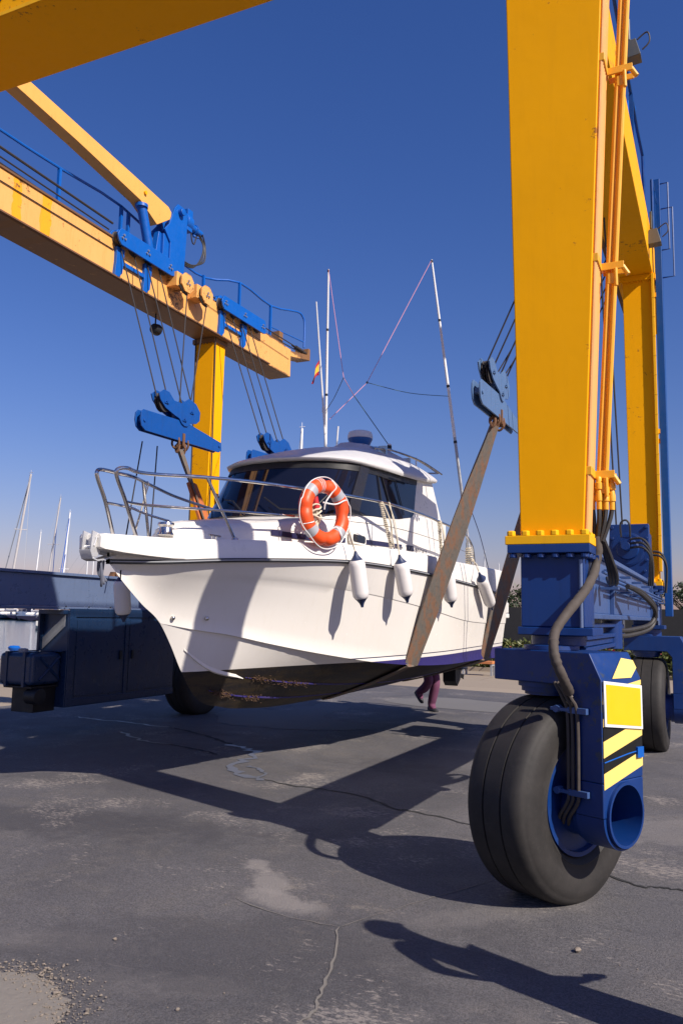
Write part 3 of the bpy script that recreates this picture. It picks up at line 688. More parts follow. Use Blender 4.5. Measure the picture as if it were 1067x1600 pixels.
# chassis beams
for s in (1, -1):
    x0, x1 = both(-1.09, -.80, s); m = MB()
    y0 = 5.56 if s > 0 else 4.8
    m.box(x0 + .06, x1 - .02, y0, 12.0, 1.70, 2.1); m.box(x0, x1 + .03, y0, 12.0, 1.66, 1.698); m.box(x0, x1 + .02, y0, 12.0, 2.102, 2.14)
    ch = m.build('chassis_beam', BLUEC if s > 0 else BLUEG, lift, .006)
    if s > 0:
        m = MB()
        for y in (6.9, 10.9): m.box(x1 - .019, x1 + .012, y, y + .035, 1.70, 2.1)
        m.build('web_stiffener', BLUEC, ch, .003)
        m = MB()
        for i, z in enumerate((1.985, 1.95, 1.915)):
            yy = [5.95 + .25 * i, 12.3 - .3 * i]; xx = x1 + .05 + .012 * i
            m.tube([(xx, yy[0], z), (xx, yy[1], z - .03)], .012, 8)
        for y in [6.2 + 1.0 * i for i in range(6)]: m.box(x1 + .0, x1 + .12, y, y + .10, 1.875, 1.89); m.box(x1 + .02, x1 + .11, y + .02, y + .08, 2.0, 2.02)
        m.build('pipe_run', BLUEC, ch)
        m = MB()
        for k in range(2):
            m.tube(smooth_pts([(x1 + .1, 7.05 + .05 * k, 1.93), (x1 + .17, 7.5, 1.90 - .02 * k), (x1 + .24, 7.95, 1.78 - .03 * k), (x1 + .2, 7.95, 1.63 - .035 * k), (x1 + .06, 7.6, 1.575 - .045 * k), (x1 - .03, 7.35, 1.57 - .045 * k)], 6), .02, 8)
        m.build('steering_hose', HOSE, ch)
        m = MB(); m.cyl((x1 - .06, 7.3, 1.42), (x1 - .06, 7.3, 1.655), .085, 18)
        for z in (1.44, 1.52, 1.60): m.box(x1 - .2, x1 - .02, 5.6, 7.3, z, z + .03)
        m.box(x1 - .18, x1 - .04, 5.65, 7.2, 1.475, 1.515); m.box(x1 - .1, x1 - .02, 7.36, 7.9, 1.5, 1.62)
        m.build('steering_cylinder', BLUE, ch, .003)
    # engine cover, tank and exhaust on the left beam
    if s < 0:
        X = x1 + .05
        m = MB(); m.box(-8.24, X, 8.38, 10.7, .40, 1.655); eh = m.build('engine_cover', BLUED, lift, .01)
        m = MB(); m.box(X + .001, X + .018, 8.385, 8.50, .41, 1.66); m.box(X + .001, X + .018, 8.50, 10.69, .41, .50); m.box(X + .001, X + .018, 8.50, 10.69, 1.565, 1.66); m.box(X + .001, X + .014, 9.52, 9.58, .50, 1.56); m.box(X - .3, X + .019, 8.385, 10.69, 1.661, 1.675)
        m.build('cover_frame', BLUED, eh, .004)
        m = MB(); m.box(X + .001, X + .008, 8.54, 9.48, .53, 1.53); m.box(X + .001, X + .008, 9.62, 10.66, .53, 1.53); m.build('door_panel', BLUED, eh, .003)
        m = MB()
        for y in (9.42, 9.68): m.box(X + .009, X + .03, y - .02, y + .02, .98, 1.10)
        m.build('door_handle', BLK, eh)
        m = MB(); m.box(-8.235, X - .02, 8.30, 8.378, 1.60, 1.656); m.box(-8.235, -8.20, 8.30, 8.378, 1.13, 1.6); m.box(-8.235, X - .02, 8.30, 8.378, 1.115, 1.13); rc = m.build1('radiator_frame', BLUED, lift, .003)
        m = MB()
        for i in range(26): m.box(-8.19 + i * .0145, -8.183 + i * .0145, 8.355, 8.362, 1.14 + i * .012, 1.29 + i * .0122)
        m.build('grille', GREYP, rc)
        m = MB(); m.box(-8.42, X - .06, 7.86, 8.37, .70, 1.11); tk = m.build('fuel_tank', BLUED, lift, .06)
        m = MB()
        for a, b_ in (((7.98, .77), (8.32, 1.05)), ((7.98, 1.05), (8.32, .77))): m.tube([(X - .062, a[0], a[1]), (X - .062, b_[0], b_[1])], .02, 6)
        m.box(-8.30, -8.26, 7.848, 8.38, .688, 1.122); m.box(-8.0, -7.96, 7.848, 8.38, .688, 1.122); m.build('tank_strap', BLUED, tk)
        m = MB(); m.lathe([(.045, 1.10), (.06, 1.11), (.06, 1.15), (.03, 1.16)], (X - .35, 7.98, 0), 'z', 14); m.build('filler_cap', GREYP, tk)
        m = MB(); m.box(-8.3, X - .15, 8.0, 8.37, .36, .66); m.lathe([(.03, 0), (.10, .01), (.10, .2), (.03, .21)], (X - .22, 7.98, .57), 'x', 16); m.box(-8.35, X - .1, 7.9, 8.36, .665, .695); m.build('tank_support', BLK, lift, .006)
        m = MB(); m.prism([(9.32, 2.145), (9.36, 2.21), (9.44, 2.21), (9.48, 2.145)], 'x', x0 + .15, x0 + .22); m.lathe([(.03, 0), (.03, .02)], (x0 + .22, 9.4, 2.18), 'x', 8); m.build('lifting_lug', RUST, ch)
        m = MB(); 
        for i in range(6): m.lathe([(.012, 0), (.012, .008)], (X - .28 + .29, 8.3 + i * .43, 1.70), 'x', 6)
        m.build('frame_bolt', BLK, ch)

# pedestals, steering yokes and wheels
def pedestal(xa, xb, yb, d):
    m = MB(); m.box(xa, xb, yb, yb + d, 1.604, 2.058); pd = m.build('pedestal', BLUE, lift, .008)
    m = MB(); m.box(xa - .07, xb + .045, yb - .065, yb + d + .06, 2.06, 2.113); m.box(xa - .015, xb + .05, yb - .03, yb + d + .03, 1.555, 1.603); m.lathe([(.17, 1.49), (.17, 1.553)], ((xa + xb) / 2, yb + d / 2, 0), 'z', 24)
    n = 6
    for i in range(n):
        m.lathe([(.022, 2.03), (.026, 2.035), (.026, 2.058)], (xa - .04 + (xb - xa + .05) * i / (n - 1), yb - .035, 0), 'z', 10)
    for i in range(3): m.lathe([(.022, 2.03), (.026, 2.035), (.026, 2.058)], (xb + .022, yb + .05 + d * i / 3, 0), 'z', 10)
    m.build('bolted_flange', BLUE, pd, .005)
    m = MB(); m.cyl((xb - .02, yb - .012, 1.605), (xb - .02, yb - .012, 2.02), .011, 10); m.cyl((xb - .02, yb - .012, 1.80), (xb - .02, yb - .012, 1.83), .02, 10); m.build('grease_pipe', BLUEG, pd)
    return pd
for s in (1, -1):
    for (yb, w0, d) in ((5.2, (-1.155, -.765), .4), (11.5, (-1.085, -.75), .35)):
        pedestal(*both(*w0, s), yb, d)

WR = .60
def wheel_unit(kx, ky, th, side, stripes, full):
    """yoke and wheel, local x outwards; side = -1 turns the unit round"""
    Mx = Matrix.Translation((kx, ky, 0)) @ Matrix.Rotation(-th, 4, 'Z') @ (Matrix.Rotation(PI, 4, 'Z') if side < 0 else Matrix.Identity(4))
    HW = .21
    def place(mb):
        mb.v = [tuple(Mx @ Vector(p)) for p in mb.v]; return mb
    m = MB()
    m.prism([(-.285, 1.464), (.405, 1.464), (.482, 1.315), (.482, .745), (.30, .745), (.30, 1.20), (.24, 1.272), (-.285, 1.272)], 'y', -HW, HW)
    m.prism([(-HW, .7445), (-HW, .555)] + [(-.1675 * math.cos(t), .555 + .1675 * math.sin(t)) for t in [PI * j / 20 for j in range(21)]] + [(HW, .555), (HW, .7445)], 'x', .30, .482)
    yk = place(m).build('steering_yoke', BLUE, lift, .007)
    m = MB(); m.lathe([(.17, 1.466), (.17, 1.49), (.12, 1.495)], (0, 0, 0), 'z', 24); m.lathe([(.15, 1.19), (.15, 1.21), (.17, 1.21), (.17, 1.24), (.19, 1.24), (.19, 1.27)], (-.02, 0, 0), 'z', 24); place(m).build('slew_ring', BLUE, yk)
    m = MB(); a = .182
    R = [[(x, q * math.cos(t), .555 + q * math.sin(t)) for t in [2 * PI * j / 36 for j in range(36)]] for x, q in ((.26, a), (.500, a), (.500, a - .016), (.10, a - .016))]
    m.loft(R, True, False); m.loft([R[0], [(x_ * 0 + .26, y_ * .92, .555 + (z_ - .555) * .92) for x_, y_, z_ in R[0]]], True, False); b_ = [[(x, q * math.cos(t), .555 + q * math.sin(t)) for t in [2 * PI * j / 36 for j in range(36)]] for x, q in ((.10, a - .016), (.10, .0005))]; m.loft(b_, True, False)
    place(m).build('axle_tube', BLUE, yk, 0)
    # the plate's rounded foot around the tube
    m = MB(); m.prism([(-(HW - .003) * math.cos(t), .554 - .196 * math.sin(t)) for t in [PI * j / 20 for j in range(21)]] + [(.184 * math.cos(t), .554 - .184 * math.sin(t)) for t in [PI * j / 20 for j in range(21)]], 'x', .302, .480)
    place(m).build('axle_housing', BLUE, yk, 0)
    # wheel
    wh = sub_empty('wheel', lift); ORG[wh.name] = LO
    h = .215
    prof = [(.30, -.15), (.325, -.185), (.36, -.203), (.42, -h), (.49, -.212), (.54, -.196), (.566, -.176), (.578, -.15), (.583, -.125)]
    for gx in (-.055, .065): prof += [(.583, gx - .006), (.572, gx - .0035), (.572, gx + .0035), (.583, gx + .006)]
    prof += [(.583, .125), (.578, .15), (.566, .176), (.545, .193), (.535, .195), (.53, .2), (.49, .212), (.42, h), (.36, .205), (.352, .209), (.325, .188), (.30, .15)]
    prof = [(q * WR / .585, x * 1.03) for q, x in prof]; m = MB(); m.lathe(prof, (0, 0, WR - .016), 'x', 96)
    m.v = [(x * (1 + .07 * max(0, 1 - z / .11)), y, max(z, .0015)) for x, y, z in m.v]      # the loaded tyre flattens and bulges
    place(m).build('tyre', TYRE, wh, smooth=40)
    m = MB(); m.lathe([(.335, .17), (.335, .2), (.31, .2), (.30, .16), (.27, .05), (.25, -.02), (.12, -.03), (.12, .06), (.03, .07)], (0, 0, WR), 'x', 48); m.lathe([(.335, -.17), (.335, -.2), (.31, -.2), (.30, -.16), (.1, -.1), (.02, -.1)], (0, 0, WR), 'x', 48); m.cyl((-.1, 0, WR), (.3, 0, WR), .10, 24)
    for k in range(10):
        t = 2 * PI * k / 10; m.lathe([(.018, -.02), (.018, .015)], (0, .2 * math.cos(t), WR + .2 * math.sin(t)), 'x', 6)
    place(m).build('rim', BLUE, wh)
    if stripes:
        xs = .4845
        def on(poly, mt, nm, dx, clip=True):
            m = MB(); m.prism(poly, 'x', xs, xs + dx); return place(m).build(nm, mt, yk)
        m = MB(); mt = [WARN, BLUEM]
        def band(z0, z1, cur):               # a band rising to the far side, clipped to the plate
            sl = .24; y0, y1 = -HW + .006, HW - .006
            P = [(y0, z0), (y1, z0 + sl * (y1 - y0)), (y1, z1 + sl * (y1 - y0)), (y0, z1)]
            m.cur = cur; m.prism([(p, min(q, 1.305)) for p, q in P], 'x', xs, xs + .0015)
        for i, (a_, b2) in enumerate(((.712, .80), (.80, .885), (.885, .975), (.975, 1.055), (1.055, 1.10), (1.10, 1.18), (1.18, 1.25))): band(a_, b2, i % 2)
        place(m).build('hazard_stripe', mt, yk, smooth=0)
        m = MB(); Mt = Matrix.Translation((.484, 0, 1.32)) @ Matrix.Rotation(math.atan2(-.077, .149), 4, 'Y')
        m.prism([(-.10, 0), (.10, 0.0), (HW - .004, .06), (HW - .004, .108), (.09, .125)], 'x', 0, .0015, Mt); place(m).build('hazard_stripe', WARN, yk, smooth=0)
        m = MB(); m.prism([(-.205, 1.312), (.197, 1.272), (.199, 1.018), (-.199, 1.058)], 'x', xs + .003, xs + .012); sg = place(m).build('warning_sign', SIGNW, yk, .002)
        m = MB(); m.prism([(-.187, 1.293), (.178, 1.256), (.18, 1.036), (-.182, 1.074)], 'x', xs + .0125, xs + .0138); place(m).build('sign_face', SIGNY, sg)
        m = MB(); m.tube([(.486, -.2, .86), (.487, .05, .89), (.487, .2, .90)], .004, 6); m.box(.486, .50, .13, .195, .86, .92); place(m).build('wire', BLUE2, yk)
    if full:
        m = MB(); 
        for z in (1.115, .655): m.box(.27, .40, -HW - .03, -HW - .002, z, z + .035); m.box(.16, .29, -HW - .035, -HW - .01, z + .008, z + .028); m.cyl((.2, -HW - .04, z + .018), (.2, -HW + .01, z + .018), .022, 8)
        place(m).build('hose_clamp', BLUEC, yk, .003)
        m = MB()
        for k, x in enumerate((.27, .30, .335)):
            m.tube(smooth_pts([(.21 + .02 * k, -HW - .06, 1.29), (.255 + .03 * k, -HW - .045, 1.2), (x, -HW - .02, 1.1), (x, -HW - .02, .70), (x - .01, -HW - .015, .62), (x - .09, -HW + .02, .52), (x - .15, -HW + .1, .45)], 6), .0105, 8)
        place(m).build('brake_hose', SLEEVE, yk)
    return yk
wheel_unit(-.99, 5.31, R_(25), 1, True, True)
wheel_unit(-.915, 11.66, R_(1), 1, False, False)
wheel_unit(-8.0, 11.62, R_(4), -1, False, False)
wheel_unit(-7.95, 5.4, R_(6), -1, False, False)

# winch gearbox on the right chassis beam
m = MB(); m.prism([(-1.24, 2.142), (-.81, 2.142), (-.77, 2.2), (-.77, 2.80), (-1.21, 2.80), (-1.24, 2.3)], 'y', 10.3, 10.42); m.prism([(-1.2, 2.142), (-.82, 2.142), (-.80, 2.3), (-.80, 2.74), (-1.16, 2.74)], 'y', 10.421, 11.1); gb = m.build('winch_gearbox', BLUE, lift, .01)
m = MB(); m.lathe([(.20, .0), (.20, -.012), (.185, -.014), (.18, -.02), (.13, -.022), (.12, -.05), (.03, -.06)], (-1.01, 10.3, 2.50), 'y', 36)
m.box(-1.07, -.95, 10.1, 10.23, 2.50, 2.63); m.cyl((-1.01, 10.05, 2.52), (-1.01, 10.2, 2.52), .05, 14)
for xx in (-1.2, -.82):
    for k in range(5): m.lathe([(.018, -.025), (.018, 0)], (xx + (.02 if k else 0), 10.3, 2.24 + k * .13), 'y', 8)
m.build('winch_motor', BLUE, gb, .004)
m = MB()
for k in range(3): m.tube(smooth_pts([(-.96, 10.1 - .0 * k, 2.60 - .05 * k), (-.83, 10.05, 2.60 - .05 * k), (-.75, 10.06, 2.5 - .04 * k), (-.72 - .015 * k, 10.1, 2.3), (-.73 - .02 * k, 10.15, 2.06)], 6), .014, 8)
m.tube(smooth_pts([(-1.06, 10.1, 2.63), (-1.06, 10.05, 2.78), (-1.0, 10.05, 2.82), (-.96, 10.06, 2.76), (-.96, 10.1, 2.63)], 6), .011, 8)
for k in range(2): m.tube(smooth_pts([(-.76, 10.7, 2.5 - .04 * k), (-.66, 10.7, 2.47 - .04 * k), (-.61, 10.75, 2.3), (-.63, 10.8, 2.0)], 6), .014, 8)
m.build('winch_hose', HOSE, gb)
m = MB(); m.tube([(-1.16, 10.55, 2.78), (-1.16, 9.2, 6.8)], .011, 6); m.tube([(-1.10, 10.65, 2.78), (-1.12, 9.5, 6.8)], .011, 6); m.cyl((-1.12, 10.6, 2.74), (-1.05, 10.6, 2.83), .02, 8); m.build('winch_rope', CABLE, gb)

# pipework up the near right leg
def lx(z, dx=0): return -.765 + (z - 2.17) * (.2 / 4.2) + dx
m = MB()
for k in range(6): m.tube([(lx(2.2, .012), 5.225 + .036 * k, 2.20), (lx(6.36, .012), 5.225 + .036 * k, 6.36)], .0135, 8)
m.build('copper_pipe', paint('copper_pipe', (.82, .40, .12), .38, .3, (.5, .2, .08)), lift)
def px_(z): return lx(z, .05 + .055 * (z - 2.5) / 1.3 * .35)
m = MB()
for x, y, r_ in ((0, 5.43, .018), (.042, 5.42, .017), (.02, 5.47, .013)): m.tube([(px_(2.52) + x, y, 2.52), (px_(6.5) + x, y, 6.5)], r_, 10)
m.build('riser_pipe', ORA, lift)
for z in (5.3, 3.93, 2.55):
    m = MB(); p = px_(z)
    m.box(lx(z, .028), p + .10, 5.385, 5.40, z, z + .05); m.box(lx(z, .028), p + .10, 5.49, 5.502, z + .005, z + .045); m.box(lx(z, .0), lx(z, .034), 5.21, 5.44, z - .002, z + .052)
    m.cyl((p + .09, 5.40, z + .02), (p + .125, 5.41, z - .04), .017, 8); m.cyl((p + .05, 5.375, z - .0), (p + .052, 5.375, z - .12), .013, 8); m.box(p + .0, p + .06, 5.375, 5.384, z - .10, z - .03)
    m.build1('pipe_clamp', ORA, lift, .003)
FT = [(-.03, 5.40), (.012, 5.385), (.05, 5.41), (.085, 5.43), (.02, 5.46)]
for k, (x, y) in enumerate(FT):
    xx = px_(2.4) + x; m = MB(); dz = .025 * (k % 2)
    m.lathe([(.014, 2.56), (.019, 2.55), (.019, 2.50 + dz), (.025, 2.495 + dz), (.025, 2.455 + dz), (.016, 2.45 + dz), (.023, 2.44), (.023, 2.405), (.017, 2.40), (.017, 2.35)], (xx, y, 0), 'z', 12)
    m.build('hose_fitting', ORA, lift)
    m = MB(); m.tube(smooth_pts([(xx, y, 2.36), (xx - .2 * x, y + .0, 2.28), (-.72 + .45 * x, 5.42, 2.15)], 5), .0145, 8); m.build('hydraulic_hose', HOSE, lift)
for k in range(3): m = MB(); m.tube(smooth_pts([(-.70 + .012 * k, 5.43, 2.16), (-.675 + .014 * k, 5.5, 2.06), (-.665 + .02 * k, 5.62, 1.95), (-.70 + .02 * k, 5.9, 1.90), (-.74 + .02 * k, 6.1, 1.95)], 5), .0145, 8); m.build('hydraulic_hose', HOSE, lift)
SP = smooth_pts([(-.72, 5.42, 2.18), (-.712, 5.42, 2.08), (-.73, 5.36, 1.95), (-.752, 5.22, 1.855), (-.775, 5.08, 1.785), (-.825, 4.97, 1.70), (-.88, 4.86, 1.59), (-.88, 4.78, 1.50), (-.86, 4.76, 1.41), (-.83, 4.80, 1.32), (-.815, 4.89, 1.24)], 8)
rr = random.Random(4)
m = MB(); m.tube(SP, [.0285 + .0012 * math.sin(i * 1.9) + rr.uniform(-.002, .0025) for i in range(len(SP))], 16); sv = m.build('hose_sleeve', SLEEVE, lift)
m = MB()
for i in (): 
    p = SP[i]; m.cyl((p.x - .1, p.y + .02, p.z + .01), (p.x - .02, p.y, p.z), .012, 8)
m.box(-.77, -.70, 5.38, 5.5, 2.02, 2.06); m.build('hose_bracket', BLUE, lift, .003)
# conduit on the rear right leg
m = MB(); m.box(-.738, -.705, 11.45, 11.53, 2.3, 6.36)
for k in range(14): m.box(-.74, -.702, 11.447, 11.533, 2.5 + .27 * k, 2.512 + .27 * k)
m.build('conduit', YEL2, lift, .003)

# ------------------------------------------------------------------ motor boat
X0 = -4.55; BO = (X0, 9.3, .65)
boat = empty('motor_boat', BO, 'white motor boat with dark tinted cabin windows hanging in two slings', 'motor boat')
def cl(a, b, c): return min(max(a, b), c)
def g(Y): return 1.36 * (1 - (1 - cl((Y - 5.34) / 5.2, 0, 1)) ** 2.3)
def kn(Y): return min(1.31 * (1 - (1 - cl((Y - 5.5) / 5.2, 0, 1)) ** 2.0), g(Y) - .004 if g(Y) > .004 else 0)
def ch_(Y): return 1.22 * (1 - (1 - cl((Y - 6.03) / 4.9, 0, 1)) ** 1.75)
def trk(Y): return cl(g(Y) - .26, .02, .9)
def table(P):
    xs = np.array([p[0] for p in P]); zs = np.array([p[1] for p in P]); sl = np.gradient(zs, xs)
    def f(Y):
        Y = cl(Y, xs[0], xs[-1]); i = int(cl(np.searchsorted(xs, Y) - 1, 0, len(xs) - 2)); h = xs[i + 1] - xs[i]; t = (Y - xs[i]) / h
        return float((2*t**3-3*t**2+1)*zs[i] + (t**3-2*t**2+t)*h*sl[i] + (-2*t**3+3*t**2)*zs[i+1] + (t**3-t**2)*h*sl[i+1])
    return f
zk = table([(5.30, 2.058), (5.5, 1.90), (5.76, 1.72), (6.04, 1.545), (6.20, 1.36), (6.36, 1.14), (6.57, .90), (7.07, .73), (7.6, .67), (9.2, .63), (12.6, .68), (13.4, .69)])
zr = table([(5.30, 2.06), (5.7, 2.08), (6.26, 2.13), (6.87, 2.17), (7.78, 2.212), (8.62, 2.20), (9.55, 2.17), (11.68, 2.10), (13.06, 2.03), (13.4, 2.015)])
zn = table([(5.3, 2.0), (5.98, 1.97), (7.04, 1.965), (7.73, 1.93), (8.36, 1.88), (9.35, 1.78), (11.07, 1.61), (12.34, 1.57), (13.4, 1.57)])
zc = table([(6.04, 1.55), (6.37, 1.49), (6.67, 1.45), (7.08, 1.372), (7.42, 1.312), (8.14, 1.205), (8.7, 1.135), (9.3, 1.085), (12.6, 1.04), (13.4, 1.03)])
zb = table([(5.3, 2.24), (5.85, 2.28), (6.51, 2.33), (7.21, 2.365), (8.68, 2.41), (10.44, 2.40), (12.94, 2.42), (13.4, 2.42)])
def section(Y):
    """half section from keel to rub rail as (half-beam, z)"""
    k0 = zk(Y); c = ch_(Y); cz = max(zc(Y), k0 + .002) if Y > 6.03 else k0
    r0, rz = g(Y), max(zr(Y), k0 + .004); n0 = kn(Y); nz = cl(zn(Y), k0 + .3 * (rz - k0), rz - .02)
    P = []
    for i in range(7):
        t = i / 6; P.append((c * t, k0 + (cz - k0) * t - .025 * math.sin(PI * t) * (c > .2)))
    fl = .035 * cl((Y - 6.03) / .5, 0, 1)
    P.append((c + fl, cz + .1 * fl))
    base = (c + .5 * fl, cz + .45 * fl)
    bow = cl((8.5 - Y) / 2.6, 0, 1)
    for i in range(1, 9):
        t = i / 9; w = base[0] + (n0 - base[0]) * t; w -= (.26 * bow + .02) * (n0 - base[0]) * math.sin(PI * t) * .55
        P.append((max(w, 0), base[1] + (nz - base[1]) * t))
    P.append((n0, nz)); P.append((min(n0 + .010, r0), nz + .010))
    for i in (1, 2, 3): t = i / 4; P.append((n0 + .010 * (1 - t) + (r0 - n0) * t, nz + .010 + (rz - nz - .010) * t))
    P.append((r0, rz))
    return P
YS = sorted(set([5.305 + .035 * i for i in range(30)] + [6.35 + .11 * i for i in range(30)] + [9.7 + .25 * i for i in range(15)] + [13.4]))
YS = [y for y in YS if y <= 13.4]
def hull_mesh():
    m = MB(); rings = []
    for Y in YS:
        P = section(Y); L = [(X0 - w, Y, z) for w, z in reversed(P)]; Rr = [(X0 + w, Y, z) for w, z in P[1:]]
        rings.append(L + Rr)
    m.loft(rings, False)
    m.add(rings[-1], [tuple(range(len(rings[-1])))])
    return m
m = hull_mesh(); hull = m.build('hull', [GEL, ANTI, BOOT, NAVY], boat, smooth=22)
me = hull.data; bm = bmesh.new(); bm.from_mesh(me); bmesh.ops.remove_doubles(bm, verts=bm.verts, dist=.0005)
pl_n = Vector((0, -.016, 1)).normalized()
def plane_z(Y, d): return 1.14 + .016 * (Y - 8.6) + d
DS = (0, .040, .052)
for d in DS:
    co = Vector((X0, 8.6, 1.14 + d)) - Vector(BO)
    bmesh.ops.bisect_plane(bm, geom=bm.verts[:] + bm.edges[:] + bm.faces[:], plane_co=co, plane_no=pl_n)
for f in bm.faces:
    c = f.calc_center_median() + Vector(BO); e = c.z - plane_z(c.y, 0); half = abs(c.x - X0)
    onside = c.y > 6.2 and c.z > zc(c.y) - .004 and half > ch_(c.y) - .05
    if e < 0: f.material_index = 2 if onside else 1
    elif DS[1] < e < DS[2] and onside and c.y > 7.9: f.material_index = 3
    else: f.material_index = 0
bmesh.ops.recalc_face_normals(bm, faces=bm.faces); bm.to_mesh(me); bm.free(); me.set_sharp_from_angle(angle=R_(22))
# rub rail and bulwark
def side_loft(fn, ys, mat_, name, par=boat, smooth=35, bothsides=True):
    m = MB()
    for s in ((1, -1) if bothsides else (1,)):
        m.loft([[(X0 + s * w, y, z) for w, z in fn(y)] for y in ys], True)
    return m.build(name, mat_, par, smooth=smooth)
side_loft(lambda y: [(g(y) - .02, zr(y) - .028), (g(y) + .012, zr(y) - .024), (g(y) + .024, zr(y) - .004), (g(y) + .012, zr(y) + .012), (g(y) - .02, zr(y) + .012)], YS, RUB, 'rub_rail')
side_loft(lambda y: [(g(y) + .0255 - .004, zr(y) - .012), (g(y) + .0265, zr(y) - .010), (g(y) + .0265, zr(y) - .002), (g(y) + .0205, zr(y) - .001)], YS, GREYP, 'rub_rail_insert')
def bul(y):
    q = max(g(y), .03); a = zr(y) + .0125
    return [(q - .012, a), (q - .022, (a + zb(y)) / 2), (q - .036, zb(y) - .02), (q - .055, zb(y)), (max(q - .12, -.02), zb(y)), (max(q - .13, -.02), zb(y) - .12), (max(q - .13, -.02), a)]
side_loft(bul, YS, GEL2, 'bulwark')
m = MB(); m.loft([[(X0 - max(g(y) - .1, .0), y, zb(y) - .05), (X0, y, zb(y) - .02), (X0 + max(g(y) - .1, .0), y, zb(y) - .05)] for y in YS if y > 5.5], False); m.box(X0 - 1.25, X0 + 1.25, 13.36, 13.42, 1.95, 2.42)
m.build('deck', GEL2, boat)
m = MB(); m.box(X0 - 1.2, X0 + 1.28, 13.42, 13.85, 1.66, 1.74); m.box(X0 + .8, X0 + 1.3, 13.42, 13.72, 1.74, 1.92); m.build('swim_platform', GEL2, boat, .02)
# spray strakes under the forward hull
for nm, t0, ya, yb_, mt in (('spray_rail', .50, 6.33, 7.12, GEL), ('bottom_strake', .52, 7.14, 12.3, BOOT), ('bottom_strake', .22, 6.75, 11.5, BOOT)):
    m = MB()
    for s in (1, -1):
        rings = []
        for i in range(26):
            Y = ya + (yb_ - ya) * i / 25; c = ch_(Y); k0 = zk(Y); cz = zc(Y); w = c * t0; z = k0 + (cz - k0) * t0 - .025 * math.sin(PI * t0); sl = (cz - k0) / max(c, .05); h = .013 * min(1, 6 * min(i, 25 - i) / 25 + .02) * min(1, c / .3)
            sl = min(sl, 1.5); rings.append([(X0 + s * (w - h), Y, z - h * sl + .004), (X0 + s * (w + h * 1.1), Y, z - .006), (X0 + s * (w + h), Y, z + h * sl + .010)])
        m.loft(rings, True)
    o = m.build(nm, mt, boat, smooth=30)
# weed and barnacles clinging along the strakes
m = MB(); r = random.Random(21)
for cy, t0, n, sp in ((7.38, .52, 130, .16), (7.9, .50, 190, .25), (6.95, .22, 190, .16), (7.45, .22, 120, .14)):
    for i in range(n):
        Y = r.gauss(cy, sp * .6); t = t0 + abs(r.gauss(0, .03)); w = ch_(Y) * t; z = zk(Y) + (zc(Y) - zk(Y)) * t - .025
        pebble(m, X0 + w, Y, z - abs(r.gauss(0, .018)), r.uniform(.003, .011), r)
o = m.build('barnacles', paint('barnacle', (.10, .055, .03), .9, .5, streak=False), boat, smooth=0); o['kind'] = 'stuff'
# through-hull fittings and stem eye
m = MB()
for Y, z in ((6.42, 1.60), (6.12, 1.60)):
    w = section(Y); w = [p for p in w if p[1] > z][0][0]; m.sphere((X0 + w, Y, z), .022, 10, 6)
m.build('through_hull', STEEL, boat)
# bow platform and anchor roller
m = MB()
pts = [(-.17, 5.02), (.17, 5.02), (.20, 5.3), (.34, 5.7), (.56, 6.2), (-.56, 6.2), (-.34, 5.7), (-.20, 5.3)]
rings = []
for y, hw_, zl0, zt0 in ((5.09, .10, 2.155, 2.255), (5.11, .13, 2.140, 2.262), (5.3, .17, 2.125, 2.268), (5.55, .225, 2.115, 2.275), (5.8, .285, 2.110, 2.283), (6.0, .338, 2.118, 2.291)):
    rings.append([(X0 - hw_, y, zl0), (X0 + hw_, y, zl0), (X0 + hw_ + .004, y, zt0 - .02), (X0 + hw_ - .012, y, zt0), (X0 - hw_ + .012, y, zt0), (X0 - hw_ - .004, y, zt0 - .02)])
m.loft(rings)
m.build('bow_platform', GEL2, boat, 0, 30)
m = MB()
for dx in (-.045, .045): m.prism([(5.115, 2.265), (5.045, 2.28), (5.03, 2.13), (5.055, 2.075), (5.10, 2.075), (5.135, 2.11), (5.135, 2.18)], 'x', X0 + dx, X0 + dx + .015)
m.loft([[(X0 - .058, y, z), (X0 + .058, y, z), (X0 + .058, y, z - .012), (X0 - .058, y, z - .012)] for y, z in ((5.03, 2.13), (5.06, 2.07), (5.12, 2.055), (5.22, 2.075), (5.34, 2.11))])
m.cyl((X0 - .044, 5.08, 2.15), (X0 + .044, 5.08, 2.15), .022, 14); m.tube([(X0 + .065, 5.06, 2.16), (X0 + .07, 5.08, 2.23), (X0 + .07, 5.10, 2.225)], .007, 8)
m.build('anchor_roller', paint('pale_alloy', (.66, .66, .66), .42, .4, (.4, .4, .4), metal=.5), boat, .003)
m = MB()
for k in range(3): m.tube(smooth_pts([(X0 + .02 - .03 * k, 5.20 + .02 * k, 2.05), (X0 + .05 - .05 * k, 5.18 + .04 * k, 1.95), (X0 + .02, 5.22 + .03 * k, 1.85 + .02 * k), (X0 - .03, 5.28, 1.95), (X0 - .02, 5.28, 2.06)], 5), .010, 6)
m.build('anchor_line', paint('blue_grey_rope', (.12, .13, .17), .8, .3), boat)
m = MB(); m.lathe([(.07, 2.32), (.08, 2.33), (.06, 2.36), (.055, 2.40), (.075, 2.42), (.07, 2.44), (.02, 2.45)], (X0 + .08, 5.95, 0), 'z', 18)
for y in (6.25, 8.9):
    for s in (1, -1):
        xx = X0 + s * (g(y) - .09); m.tube([(xx, y - .09, zb(y) + .035), (xx, y + .09, zb(y) + .035)], .010, 8); m.cyl((xx, y - .03, zb(y)), (xx, y - .03, zb(y) + .03), .010, 8); m.cyl((xx, y + .03, zb(y)), (xx, y + .03, zb(y) + .03), .010, 8)
m.build('deck_cleat', STEEL, boat)
